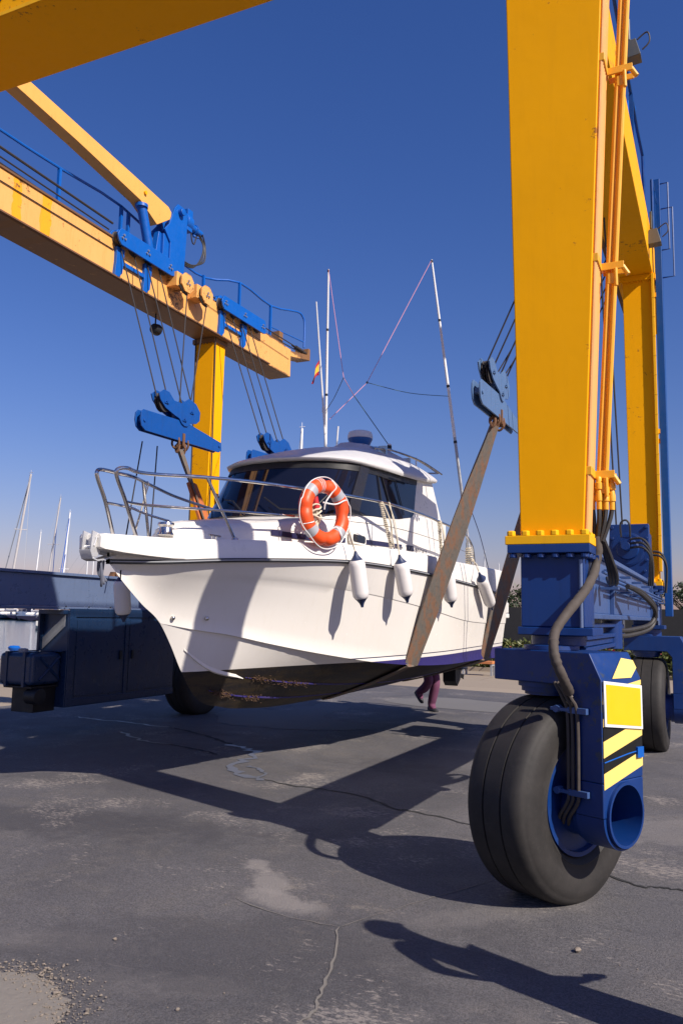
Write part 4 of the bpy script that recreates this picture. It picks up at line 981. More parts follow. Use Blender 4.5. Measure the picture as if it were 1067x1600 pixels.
# cabin trunk
zt_ = table([(5.95, 2.34), (6.05, 2.39), (6.5, 2.48), (7.2, 2.58), (7.87, 2.70), (8.3, 2.765), (9.46, 2.85), (10.1, 2.95), (10.6, 2.99), (11.5, 3.0)])
YT = [5.95, 5.99, 6.05, 6.15, 6.3, 6.5, 6.75, 7, 7.25, 7.5, 7.75, 8, 8.3, 8.7, 9.1, 9.46, 9.8, 10.1, 10.4, 10.8, 11.2, 11.45, 11.5]
def tsec(y):
    w = trk(y); t = zt_(y); b = zb(y) - .08; e = cl((8.6 - y) / 1.2, 0, 1); rr_ = min(.11 * e + .008, w * .5); h = .05 * e
    P = [(w + .015, b), (w + .004, t - rr_ - .002)]
    for i in range(1, 5): a = PI / 2 * i / 5; P.append((w - rr_ * (1 - math.cos(a)), t - rr_ * (1 - math.sin(a))))
    P += [(w - rr_, t), (w * .5, t + h * .7), (0, t + h)]
    return P
m = MB(); rings = []
for y in YT:
    P = tsec(y); rings.append([(X0 + w, y, z) for w, z in P] + [(X0 - w, y, z) for w, z in reversed(P[:-1])])
m.loft(rings, False); m.add(rings[0], [tuple(range(len(rings[0])))]); m.add(rings[-1], [tuple(range(len(rings[-1])))])
trunk = m.build('cabin_trunk', GEL2, boat, smooth=40)
# stripe, porthole, name
def side_strip(y0, y1, zf, h, mt, nm, par, n=12, off=.006):
    m = MB(); a = []; b_ = []
    for i in range(n + 1):
        y = y0 + (y1 - y0) * i / n; x = X0 + trk(y) + .012 + off; a.append((x, y, zf(y))); b_.append((x + .001, y, zf(y) - h))
    m.add(a + b_, [(i, i + 1, n + 2 + i, n + 1 + i) for i in range(n)]); return m.build(nm, mt, par)
zs = table([(7.0, 2.475), (7.5, 2.465), (8.0, 2.485), (9.1, 2.53), (10.2, 2.56), (11, 2.57)])
side_strip(7.0, 8.06, zs, .055, NAVY, 'stripe', trunk); side_strip(8.52, 9.66, zs, .055, NAVY, 'stripe', trunk)
m = MB()
for s in (1, -1):
    def rr2(y0, y1, z0, z1, r_): 
        return [(y0 + r_, z0), (y1 - r_, z0), (y1, z0 + r_), (y1, z1 - r_), (y1 - r_, z1), (y0 + r_, z1), (y0, z1 - r_), (y0, z0 + r_)]
    x = X0 + s * (.9 + .010); m.prism(rr2(8.09, 8.49, 2.43, 2.555, .03), 'x', min(x - .02, x + s * .022), max(x + .02, x + s * .022))
ph = m.build('porthole', GEL2, trunk, .006)
m = MB()
for s in (1, -1):
    x = X0 + s * .9332; m.prism(rr2(8.12, 8.46, 2.452, 2.535, .02), 'x', x, x + .002)
m.build('porthole_glass', GLASS, ph)
m = MB(); x = X0 + .9165
def tilt(P, y): return [(a + .25 * (q - 2.50), q) for a, q in P]
m.prism(tilt([(9.80, 2.558), (10.06, 2.566), (10.13, 2.50), (9.87, 2.492)], 0), 'x', x, x + .002)
for k, (a, w_) in enumerate(((10.16, .02), (10.21, .015), (10.25, .03), (10.31, .018), (10.36, .03), (10.43, .016), (10.47, .024), (10.53, .014), (10.58, .02))):
    z1 = 2.548 - .0 * k; z0 = 2.502 + (.012 if k % 3 == 1 else 0); m.prism([(a, z0), (a + w_ * .5, z0), (a + w_ * .5 + .014, z1), (a + .014, z1)], 'x', x, x + .0015)
    if k % 2 == 0: m.prism([(a + w_ * .5, (z0 + z1) / 2), (a + w_ + .006, z1 - .008), (a + w_ + .008, z1), (a + w_ * .5 + .006, z1)], 'x', x, x + .0015)
m.build('name_lettering', NAVY, trunk)
m = MB(); 
for a in (9.90, 10.0): m.prism([(a, 2.508), (a + .02, 2.508), (a + .045, 2.548), (a + .025, 2.548)], 'x', x + .002, x + .0035)
m.build('emblem', GREYP, trunk)
# cabin walls, glass, roof
GB = [(.9, 10.13, 2.985), (.9, 9.98, 2.905), (.9, 9.75, 2.875), (.9, 9.46, 2.85), (.9, 8.8, 2.805), (.9, 8.3, 2.765), (.875, 8.05, 2.745), (.78, 7.86, 2.725), (.6, 7.70, 2.712), (.35, 7.60, 2.705), (0, 7.56, 2.702)]
GT = [(.865, 10.33, 3.47), (.865, 10.2, 3.465), (.865, 9.9, 3.45), (.865, 9.5, 3.425), (.865, 9.0, 3.395), (.865, 8.68, 3.372), (.85, 8.48, 3.362), (.75, 8.30, 3.362), (.58, 8.18, 3.37), (.34, 8.10, 3.375), (0, 8.07, 3.378)]
def ringof(P, ins=0, dz=0, cy=9.4):
    L = [(X0 + (w - ins if w > ins else w), y + ins * (.7 if y < 8.5 else 0), z + dz) for w, y, z in P]
    return L + [(2 * X0 - x, y, z) for x, y, z in reversed(L[:-1])]
AB = [(.70, 11.5, 3.0), (.88, 11.46, 3.0), (.895, 11.3, 3.0), (.895, 10.6, 2.99), (.895, 10.13, 2.95)]
AT = [(.68, 11.12, 3.57), (.84, 11.07, 3.56), (.86, 10.95, 3.545), (.862, 10.6, 3.50), (.863, 10.33, 3.475)]
m = MB(); m.loft([ringof(AB + [(w, y, min(z, 2.95)) for w, y, z in GB], .010, -.04), ringof(AT + GT, .010, .01)], False, False)
b0 = ringof(AB + GB, .01, -.04); m.add([b0[0], b0[-1], ringof(AT + GT, .01, .01)[-1], ringof(AT + GT, .01, .01)[0]], [(0, 1, 2, 3)])
cabin = m.build('cabin_wall', GEL2, boat, smooth=40)
def glass_rings(lo, hi, ins): 
    return [ringof([(a[0] + (b_[0] - a[0]) * t, a[1] + (b_[1] - a[1]) * t, a[2] + (b_[2] - a[2]) * t) for a, b_ in zip(GB, GT)], ins) for t in [lo + (hi - lo) * i / 4 for i in range(5)]]
m = MB(); m.loft(glass_rings(0, 1, -.004), False); gl = m.build('window_glass', GLASS, cabin, smooth=60)
m = MB(); m.loft(glass_rings(.86, 1.02, -.010), False); m.build('window_trim', BLK, cabin)
def on_glass(i, t, off=.016):
    a, b_ = Vector(GB[i]), Vector(GT[i]); p = a + (b_ - a) * t; return Vector((X0 + p.x + off * (1 if i < 7 else .4), p.y - (off if i > 5 else 0), p.z))
m = MB()
for i, j in ((5, 6),):
    A0, A1 = on_glass(5, 0), on_glass(6, 0); B0, B1 = on_glass(5, 1.0), on_glass(6, 1.0); n = Vector((.012, -.006, 0))
    m.hexa([A0, A1, A1 - n, A0 - n], [B0, B1, B1 - n, B0 - n])
m.build('window_pillar', paint('pillar_grey', (.022, .021, .024), .3, .2), cabin)
m = MB()
fr = [(9.75, .06), (8.95, .05), (8.72, .84), (9.45, .90)]
def sg_(y, t): 
    z0 = np.interp(y, [8.3, 8.8, 9.46, 9.75, 10.13], [2.765, 2.805, 2.85, 2.875, 2.985]); z1 = np.interp(y, [8.68, 9.5, 10.33], [3.372, 3.425, 3.47]); return (X0 + .9 - .035 * t + .014, y, z0 + (z1 - z0) * t)
m.tube([sg_(9.36, .04), sg_(9.05, .86)], .010, 6); m.tube([sg_(9.0, .3), sg_(8.92, .86), sg_(9.05, .86), sg_(9.5, .84)], .008, 6); m.tube([sg_(9.5, .84), sg_(9.75, .1)], .006, 6)
m.build('sliding_frame', BLK, cabin)
m = MB()
m.tube([(X0 + .62, 7.60, 2.74), (X0 + .35, 7.52, 2.755), (X0 + .1, 7.62, 2.9)], .009, 6); m.tube([(X0 - .1, 7.50, 2.74), (X0 - .3, 7.62, 2.88), (X0 - .5, 7.78, 2.92)], .009, 6); m.tube([(X0 + .66, 7.62, 2.72), (X0 + .74, 7.86, 2.93)], .008, 6); m.build('wiper', BLK, cabin)
RO = [(.70, 11.22, 3.60), (.86, 11.17, 3.585), (.925, 11.02, 3.565), (.93, 10.6, 3.525), (.93, 10.2, 3.49), (.93, 9.6, 3.45), (.93, 9.0, 3.415), (.925, 8.66, 3.392), (.905, 8.46, 3.385), (.80, 8.26, 3.385), (.62, 8.12, 3.39), (.36, 8.03, 3.395), (0, 7.99, 3.398)]
m = MB(); rings = []
cen = Vector((0, 9.75, 0))
for s_, dz in ((.985, -.03), (1.0, -.012), (1.003, .012), (.988, .034), (.95, .070), (.89, .115), (.79, .175), (.64, .25), (.45, .315), (.25, .35), (.08, .358)):
    L = []
    for w_, y, z in RO:
        yy = cen.y + (y - cen.y) * (1 - (1 - s_) * 1.0); ww = w_ * s_
        k = (.55 + .45 * cl((yy - 7.9) / 2.3, 0, 1)) * (1 - .30 * cl((yy - 10.3) / .9, 0, 1))
        zz = z + (3.5 - z) * (1 - s_) * .5 + dz * k * 1.22
        L.append((ww, yy, zz))
    rings.append(ringof(L))
m.loft(rings, True, True)
roof = m.build('cabin_roof', ROOFG, boat, smooth=50)
# roof rack, radar, lights, aerials
m = MB()
for dx, dz in ((0, 0), (.06, -.02)):
    m.tube(smooth_pts([(X0 + .52 + dx, 9.55, 3.80 + dz), (X0 + .50 + dx, 10.2, 3.9 + dz), (X0 + .56 + dx, 11.2, 3.93 + dz), (X0 + .62 + dx, 12.0, 3.86 + dz)], 5), .013, 8)
m.tube([(X0 + .62, 12.0, 3.86), (X0 - .2, 12.05, 3.92)], .013, 8); m.tube([(X0 + .52, 9.55, 3.80), (X0 + .58, 9.55, 3.77)], .013, 8)
for y in (9.9, 10.8): m.box(X0 + .50, X0 + .60, y - .03, y + .03, 3.76, 3.88)
m.build('roof_rack', STEEL, roof)
m = MB(); m.lathe([(.085, 4.0), (.135, 4.03), (.172, 4.105), (.175, 4.118), (.06, 4.12)], (X0, 10.4, 0), 'z', 32); m.lathe([(.05, 3.8), (.05, 3.985), (.09, 3.995)], (X0, 10.4, 0), 'z', 16)
rd = m.build('radar_dome', RADB, roof)
m = MB(); m.lathe([(.174, 4.119), (.177, 4.13), (.175, 4.17), (.16, 4.21), (.12, 4.226), (.02, 4.23)], (X0, 10.4, 0), 'z', 32); m.build('radar_cover', RADW, rd)
m = MB(); m.lathe([(.025, 3.85), (.025, 4.0), (.03, 4.005), (.03, 4.06), (.02, 4.07)], (X0 + .35, 10.63, 0), 'z', 14); nl = m.build('navigation_light', WHITEP, roof); m = MB(); m.lathe([(.032, 4.0), (.034, 4.03), (.028, 4.055)], (X0 + .35, 10.63, 0), 'z', 14); m.build('light_lens', BLK, nl)
m = MB(); m.cyl((X0 + .35, 11.75, 3.85), (X0 + .35, 11.75, 4.08), .012, 8); m.cyl((X0 - .48, 10.6, 3.7), (X0 - .44, 10.6, 4.38), .012, 8); m.cyl((X0 - .15, 10.9, 3.85), (X0 - .15, 10.9, 4.15), .01, 8); m.build('aerial', WHITEP, roof)
m = MB(); m.tube([(-5.10, 10.5, 3.7), (-5.14, 10.35, 4.9), (-5.19, 10.2, 6.15)], [.018, .014, .009], 8); m.cyl((-5.128, 10.39, 4.55), (-5.13, 10.385, 4.62), .022, 8); m.build('whip_aerial', WHITEP, roof)
def outrigger(base, top, nm):
    b_, t = Vector(base), Vector(top); m = MB(); m.tube([b_, b_ + (t - b_) * .5, t], [.027, .021, .011], 10); o = m.build(nm, GALV, boat)
    m = MB(); m.tube([b_ + (t - b_) * .38, b_ + (t - b_) * .75, t], [.0245, .0185, .0135], 10); m.build('upper_tube', WHITEP, o)
    m = MB()
    for f_ in (.36, .55, .78, .99): p = b_ + (t - b_) * f_; q = b_ + (t - b_) * (f_ + .008); m.cyl(p, q, .032 - .014 * f_, 10)
    m.build('collar', BLK, o)
    m = MB(); m.tube([b_ + Vector((0, 0, -.28)), b_ + (t - b_) * .03], .04, 12); m.build('holder', GALV, o)
    return b_, t
A0, A1 = outrigger((-3.36, 11.75, 2.62), (-3.9, 11.55, 7.13), 'outrigger_pole')
B0, B1 = outrigger((-5.74, 11.75, 2.62), (-5.62, 11.45, 7.22), 'outrigger_pole')
P1, P2 = Vector((-4.45, 10.38, 4.92)), Vector((-4.5, 9.7, 4.81))
m = MB(); m.tube([A1, P1, (-4.6, 9.5, 4.2)], .0045, 5); m.tube([B1, P2, (-4.5, 10.05, 4.65)], .0045, 5); m.build('outrigger_line', PINK, boat)
pa = A0 + (A1 - A0) * .52; pb = B0 + (B1 - B0) * .5
m = MB(); m.tube(smooth_pts([P1, (P1 + pa) / 2 - Vector((0, 0, .05)), pa], 6), .005, 5); m.tube(smooth_pts([P2, (P2 + pb) / 2 - Vector((0, 0, .04)), pb], 6), .005, 5); m.tube([(-4.5, 10.05, 4.65), (X0 + .35, 10.75, 4.0)], .006, 5); m.sphere(P1, .018, 8, 6); m.build('guy_line', TEAL, boat)
m = MB(); m.tube(smooth_pts([(-3.36, 11.75, 3.3), (-3.3, 12.1, 2.9), (-3.25, 12.4, 2.42)], 5), .006, 5); m.build('fishing_rod_line', NAVY, boat)

# bow rail
zl = table([(5.22, 2.80), (5.41, 2.815), (5.74, 2.835), (6.19, 2.87), (7.25, 2.90), (8.59, 2.92), (10.16, 2.87), (11.33, 2.83)])
m = MB()
def rx(y): return max(g(y) - .08, .09 + .04 * (y - 5.2))
for s in (1, -1):
    top = [(X0 + s * .12, 5.50, 2.27), (X0 + s * .105, 5.36, 2.55), (X0 + s * .10, 5.24, 2.74), (X0 + s * .105, 5.24, 2.80), (X0 + s * .125, 5.33, 2.825)] + [(X0 + s * rx(y), y, zl(y)) for y in (5.5, 5.75, 6.1, 6.6, 7.2, 7.9, 8.6, 9.4, 10.2, 10.9)] + [(X0 + s * rx(11.3), 11.3, 2.80), (X0 + s * rx(11.6), 11.58, 2.68), (X0 + s * rx(11.7), 11.68, 2.5), (X0 + s * rx(11.7), 11.7, 2.40)]
    m.tube(smooth_pts(top, 5), .0165, 10)
    m.tube(smooth_pts([(X0 + s * .105, 5.36, 2.55)] + [(X0 + s * (rx(y) + .0), y, 2.545 + .04 * (y - 5.4)) for y in (5.55, 5.8, 6.1, 6.5, 7.0, 7.1)], 4), .0125, 8)
br_ = m.build('bow_rail', STEEL, boat)
for s in (1, -1):
    for yt, yb2 in ((6.15, 6.45), (8.45, 8.72), (10.05, 10.2)):
        m = MB(); m.tube([(X0 + s * rx(yt), yt, zl(yt)), (X0 + s * (rx(yb2) - .01), yb2, zb(yb2))], .0145, 10); m.lathe([(.035, 0), (.03, .012), (.016, .02)], (X0 + s * (rx(yb2) - .01), yb2, zb(yb2)), 'z', 12); m.build('stanchion', STEEL, boat)
m = MB()
for s in (1, -1): m.tube(smooth_pts([(X0 + s * rx(y), y, z) for y, z in ((7.1, 2.61), (8.58, 2.66), (10.12, 2.62), (11.68, 2.55))], 4), .004, 6)
m.build('guard_wire', STEEL, boat)
# old rope wound round two stanchions and the quarter
m = MB(); r = random.Random(3)
for yt, yb2 in ((8.45, 8.72), (10.05, 10.2)):
    a, b_ = Vector((X0 + rx(yt), yt, zl(yt))), Vector((X0 + rx(yb2) - .01, yb2, zb(yb2)))
    pts = []
    for i in range(230):
        t = i / 229; p = a + (b_ - a) * t; an = t * 150; rad = .0185 + .003 * math.sin(i * .13); pts.append(p + Vector((math.cos(an) * rad, math.sin(an) * rad, 0)))
    m.tube(pts, .0065, 5)
    for k in range(2): m.tube(smooth_pts([a + Vector((.02, .02 * k, 0)), a + (b_ - a) * .4 + Vector((.05, .03 + .02 * k, 0)), a + (b_ - a) * .75 + Vector((.04, -.02 + .03 * k, 0)), b_ + Vector((.03, .01, .02))], 6), .006, 5)
pts = []
for i in range(70):
    t = i / 69; an = t * 52; pts.append((-3.36 + .05 * math.cos(an), 11.72 + .04 * math.sin(an), 2.42 + .26 * t))
m.tube(pts, .009, 5); m.build('rope_lashing', ROPE, boat)
# outboard drive under the transom
m = MB(); m.prism([(13.43, 1.0), (13.75, 1.0), (13.8, .8), (13.72, .62), (13.55, .52), (13.44, .6)], 'x', -4.30, -4.08); m.lathe([(.02, 13.45), (.09, 13.5), (.1, 13.62), (.05, 13.78), (.01, 13.84)], (-4.19, 0, .66), 'y', 16); m.box(-4.42, -3.96, 13.45, 13.75, .80, .82)
for k in range(3):
    t = 2 * PI * k / 3; m.hexa([(-4.19 + .05 * math.cos(t), 13.80, .66 + .05 * math.sin(t)), (-4.19 + .15 * math.cos(t - .3), 13.79, .66 + .15 * math.sin(t - .3)), (-4.19 + .15 * math.cos(t + .3), 13.83, .66 + .15 * math.sin(t + .3)), (-4.19 + .06 * math.cos(t + .5), 13.83, .66 + .06 * math.sin(t + .5))], [(-4.19 + .05 * math.cos(t), 13.81, .66 + .05 * math.sin(t)), (-4.19 + .15 * math.cos(t - .3), 13.80, .66 + .15 * math.sin(t - .3)), (-4.19 + .15 * math.cos(t + .3), 13.84, .66 + .15 * math.sin(t + .3)), (-4.19 + .06 * math.cos(t + .5), 13.84, .66 + .06 * math.sin(t + .5))])
m.build('stern_drive', BLK, boat, .004)

# slings
def sling(pr, pl, Yc, label, orange):
    c = ch_(Yc) + .02; n = .24
    side = section(Yc); nw = [(w_, z) for w_, z in side]
    hp = [(w_ + .012, z) for w_, z in nw if w_ <= c + .03 and z < zc(Yc) + .03]
    path = [Vector(pr)]
    tw = [.06]
    def leg(p, s):
        q = Vector((X0 + s * (ch_(Yc) + .03), Yc, zc(Yc) + .01)); return [p + (q - p) * t for t in (0, .06, .14, .25, .4, .6, .8, 1.)], q
    R1, q1 = leg(Vector(pr), 1); L1, q2 = leg(Vector(pl), -1)
    under = [Vector((X0 + s * w_, Yc, z - .012)) for s, lst in ((1, list(reversed(hp))), (-1, hp)) for w_, z in lst if w_ > .02 or s > 0]
    pts = R1 + under + list(reversed(L1))
    TW = [.9, .85, .72, .6, .5, .44, .38, .25]; wd = [.05, .055, .075, .105, .135, .15, .15, .142]; widths = wd + [.14] * len(under) + list(reversed(wd))
    m = MB(); rings = []
    for i, (p, w_) in enumerate(zip(pts, widths)):
        t = (pts[min(i + 1, len(pts) - 1)] - pts[max(i - 1, 0)]).normalized(); a = Vector((0, 1, 0)); a = (a - t * a.dot(t)).normalized()
        k = cl((.12 - w_) / .07, 0, 1); tw_ = TW[i] if i < len(TW) else (TW[len(pts) - 1 - i] if len(pts) - 1 - i < len(TW) else 0); nn = t.cross(a).normalized(); nn = nn if nn.x * (1 if i < len(pts) / 2 else -1) > 0 else -nn
        a = (a * math.cos(tw_) + nn * math.sin(tw_)).normalized(); nn = t.cross(a).normalized(); th = .007 + .02 * k
        rings.append([p + a * w_ + nn * th, p + a * w_ * .3 + nn * (th + .004), p - a * w_ * .3 + nn * (th + .003), p - a * w_ + nn * th, p - a * w_ - nn * th, p - a * w_ * .3 - nn * (th + .004), p + a * w_ * .3 - nn * (th + .003), p + a * w_ - nn * th])
    m.loft(rings); o = m.build('lifting_sling', SLING, None, origin=tuple(q1), smooth=35); o.location = q1
    tag(o, label, 'sling', 'webbing slings carrying the boat')
    for p, lst in ((Vector(pl), L1), (Vector(pr), R1)):
        mm = MB(); d = (lst[-1] - p).normalized()
        for s_ in (-1, 1): mm.tube(smooth_pts([p + Vector((0, .05 * s_, .12)), p + Vector((.03, .07 * s_, .04)), p + Vector((0, .08 * s_, -.03)), p + Vector((-.03, .07 * s_, .04)), p + Vector((0, .05 * s_, .12))], 4), .017, 8)
        mm.cyl(p + Vector((0, -.09, .0)), p + Vector((0, .09, .0)), .022, 10); mm.build('end_shackle', RUST, o, origin=tuple(q1))
    if orange:
        mm = MB(); rg = []
        p, q = Vector(pl), q2; t = (q - p).normalized(); a = Vector((0, 1, 0)); a = (a - t * a.dot(t)).normalized(); nn = t.cross(a).normalized()
        for f_ in (.17, .25, .36, .5, .62): c_ = p + (q - p) * f_; w_ = .08 + .09 * min(1, f_ * 1.6); rg.append([c_ + a * w_ + nn * .018, c_ + a * w_ * .3 + nn * .034, c_ - a * w_ * .3 + nn * .026, c_ - a * w_ + nn * .018, c_ - a * w_ - nn * .018, c_ + a * w_ - nn * .018])
        mm.loft(rg); mm.build('orange_sleeve', SLINGO, o, origin=tuple(q1))
sling((-2.45, 9.66, 3.98), (-7.0, 9.57, 3.95), 9.5, 'wide worn brown webbing sling under the middle of the white hull', True)
sling((-2.45, 12.4, 3.98), (-7.0, 12.4, 3.95), 12.3, 'brown webbing sling under the stern, next to the blue pedestal', False)

# fenders on the rail
def fender(top, bot, rad, label, rail):
    a, b_ = Vector(top), Vector(bot); ax = (b_ - a).normalized(); L = (b_ - a).length
    o = empty('fender', tuple(a), label, 'fender', 'white fenders along the boat')
    u = ax.cross(Vector((0, 1, 0))); u = u.normalized() if u.length > .01 else Vector((1, 0, 0)); v = ax.cross(u).normalized()
    def rev(prof): 
        m = MB(); m.loft([[a + ax * (h * L) + (u * math.cos(2 * PI * j / 24) + v * math.sin(2 * PI * j / 24)) * r_ for j in range(24)] for r_, h in prof]); return m
    rev([(rad * .42, .13), (rad * .75, .155), (rad * .95, .20), (rad, .27), (rad, .73), (rad * .95, .80), (rad * .75, .845), (rad * .42, .87)]).build('body', FEN, o, smooth=60)
    mm = rev([(rad * .16, .0), (rad * .2, .03), (rad * .3, .07), (rad * .62, .135), (rad * .78, .158), (rad * .4, .16)]); mm.build('cap', FENB, o, smooth=50)
    mm = rev([(rad * .4, .84), (rad * .78, .842), (rad * .62, .865), (rad * .3, .93), (rad * .2, .97), (rad * .16, 1.0)]); mm.build('cap', FENB, o, smooth=50)
    m = MB(); R2 = Vector(rail); m.tube(smooth_pts([R2, R2 * .6 + a * .4 + Vector((.03, 0, 0)), a + ax * .01], 6), .006, 6); m.lathe([(.018, -.01), (.022, 0), (.018, .01)], tuple(R2), 'y', 10); m.tube([R2 + Vector((.01, .02, 0)), a + ax * .02], .005, 6); m.build('lanyard', ROPE, o)
def fy(y): return X0 + g(y) + .112
for yt, z0, yb2, z1, ry, lb in ((7.72, 2.31, 7.84, 1.74, 7.62, 'white fender with navy caps below the life ring, closest to the bow on this side'), (8.52, 2.33, 8.70, 1.81, 8.62, 'white fender with navy caps left of the wide brown sling'),
                                (9.80, 2.30, 9.98, 1.78, 10.1, 'white fender partly behind the wide brown sling'), (11.25, 2.28, 11.95, 1.78, 11.6, 'tilted white fender near the stern')):
    fender((fy(yt), yt, z0), (fy(yb2) + .005, yb2, z1), .086, lb, (X0 + rx(min(ry, 11.65)), ry, zl(ry) if ry < 11 else 2.48))
fender((-5.27, 6.34, 2.02), (-5.27, 6.42, 1.55), .078, 'white fender hanging off the far side of the bow', (X0 - rx(6.3), 6.3, zl(6.3)))

# life ring with its line, rope hank and light
LC = Vector((X0 + g(7.3) + .05, 7.36, 2.675)); nrm = Vector((1, -.32, .05)).normalized(); uu = Vector((.32, 1, 0)).normalized(); vv = nrm.cross(uu).normalized()
lr = empty('life_ring', tuple(LC), 'orange life ring with grey bands and white line tied to the boat rail', 'life ring')
RM, rt = .272, .072
def tor(a, b_, k=1.0): 
    d = uu * math.cos(a) + vv * math.sin(a); return LC + d * (RM + rt * k * math.cos(b_)) + nrm * (rt * k * .92 * math.sin(b_))
m = MB(); NA, NB = 72, 18; rings = []
for i in range(NA):
    a = 2 * PI * i / NA; dent = max(0, 1 - min(abs(math.degrees(a) % 90 - 88), abs(math.degrees(a) % 90 + 2)) / 9.)
    rings.append([tor(a, 2 * PI * j / NB, 1 - .38 * dent * max(0, math.cos(2 * PI * j / NB - .6))) for j in range(NB)])
m.loft(rings, True, False, True); m.build('ring_body', ORNG, lr, smooth=60)
for q in range(4):
    m = MB(); a0 = PI / 4 + q * PI / 2; m.loft([[tor(a0 + .07 * (k - 2), 2 * PI * j / NB, 1.03) for j in range(NB)] for k in range(5)], True, False); m.build('grey_band', TAPE, lr, smooth=60)
m = MB(); pts = []
for i in range(97):
    a = 2 * PI * i / 96; sag = abs(math.sin(2 * (a - PI / 4 + PI / 2))) ; pts.append(LC + (uu * math.cos(a) + vv * math.sin(a)) * (RM + rt + .004 + .022 * sag * (1 if math.sin(a) < .3 else .3)) + nrm * (.02 + .01 * math.sin(5 * a)))
m.tube(pts, .0055, 6)
m.tube(smooth_pts([tor(1.3, .3, 1.1), tor(1.2, 1.5, 1.12), tor(1.25, 2.6, 1.12), LC + vv * .10 + nrm * .02, LC - uu * .0 + vv * .03], 6), .008, 6)
m.tube(smooth_pts([LC + vv * .1 - uu * .02, LC + uu * .12 + vv * .09 + nrm * .04, tor(.55, 1.7, 1.1), tor(.45, .2, 1.15)], 6), .008, 6)
m.tube(smooth_pts([tor(-.9, .2, 1.1), tor(-.95, 1.5, 1.12), tor(-.8, 2.7, 1.1), tor(-1.1, 3.4, 1.1)], 6), .010, 6); m.tube(smooth_pts([tor(-2.6, 2.8, 1.05), tor(-2.65, 1.5, 1.08), tor(-2.7, .2, 1.08)], 6), .006, 6)
for k in range(3): m.tube([tor(1.75 + .09 * k, t, 1.03) for t in (0, .6, 1.2, 1.8, 2.4, 3.0)], .004, 5)
m.build('grab_line', WHITEP, lr)
rc_ = empty('rope_hank', tuple(LC - vv * .08), 'cream rope hank hanging on the rail inside the life ring', 'rope')
m = MB(); r = random.Random(5)
for k in range(11):
    c0 = LC - uu * .07 - nrm * .07 + vv * (.04 - .022 * k); w_ = .055 + .02 * math.sin(k * .55 + .4)
    m.tube(smooth_pts([c0 + (uu * math.cos(t) * w_ + nrm * math.sin(t) * w_ * .8 + vv * (.03 * math.sin(t + k) + r.uniform(-.01, .01))) for t in [2 * PI * j / 9 for j in range(9)]], 3, True), .0095, 6, True)
for k in range(4): m.tube(smooth_pts([LC - uu * (.07 - .01 * k) - nrm * .06 + vv * .23, LC - uu * (.075 + .01 * k) - nrm * (.03 + .02 * k) + vv * .05, LC - uu * (.06 - .012 * k) - nrm * .06 - vv * .2, LC - uu * (.04 - .015 * k) - nrm * .06 - vv * .26], 5), .0075, 6)
m.build('coil', ROPE, rc_)
m = MB(); m.tube([LC - uu * .09 - nrm * .05 + vv * .16, LC - uu * .06 - nrm * .05 + vv * .04], .035, 12); m.tube([LC - uu * .10 - nrm * .05 + vv * .20, LC - uu * .09 - nrm * .05 + vv * .16], .022, 10)
o = m.build('rescue_light', RED, None, origin=tuple(LC)); o.location = LC; tag(o, 'small red rescue light above the cream rope hank inside the life ring', 'rescue light')

# ensign on the whip aerial
m = MB(); nU, nV = 12, 10; V_ = []; Fc = []
for j in range(nV + 1):
    for i in range(nU + 1):
        u_, v_ = i / nU, j / nV                       # u down the hoist, v out along the fly, gathered in folds
        w_ = .13 * v_ * (.55 + .45 * u_)
        V_.append((-5.165 - w_ * .7, 10.29 - w_ * .5 + .035 * math.sin(7.5 * v_ + 1.5 * u_) * v_, 5.30 - .22 * u_ - .13 * v_ + .02 * math.sin(6 * v_)))
for j in range(nV):
    for i in range(nU): Fc.append((j * (nU + 1) + i, j * (nU + 1) + i + 1, (j + 1) * (nU + 1) + i + 1, (j + 1) * (nU + 1) + i))
m.add(V_, Fc)
FY = paint('flag_yellow', (.75, .47, .03), .8, .2, streak=False); FR = paint('flag_red', (.45, .015, .03), .8, .2, streak=False)
m.m = [1 if 3 <= k % nU < 9 else 0 for k in range(len(Fc))]
o = m.build('ensign', [FR, FY], None, origin=(-5.25, 10.3, 5.30)); o.location = (-5.25, 10.3, 5.30); so_ = o.modifiers.new('thickness', 'SOLIDIFY'); so_.thickness = .003
tag(o, 'small limp red and yellow flag on a thin white aerial', 'flag')

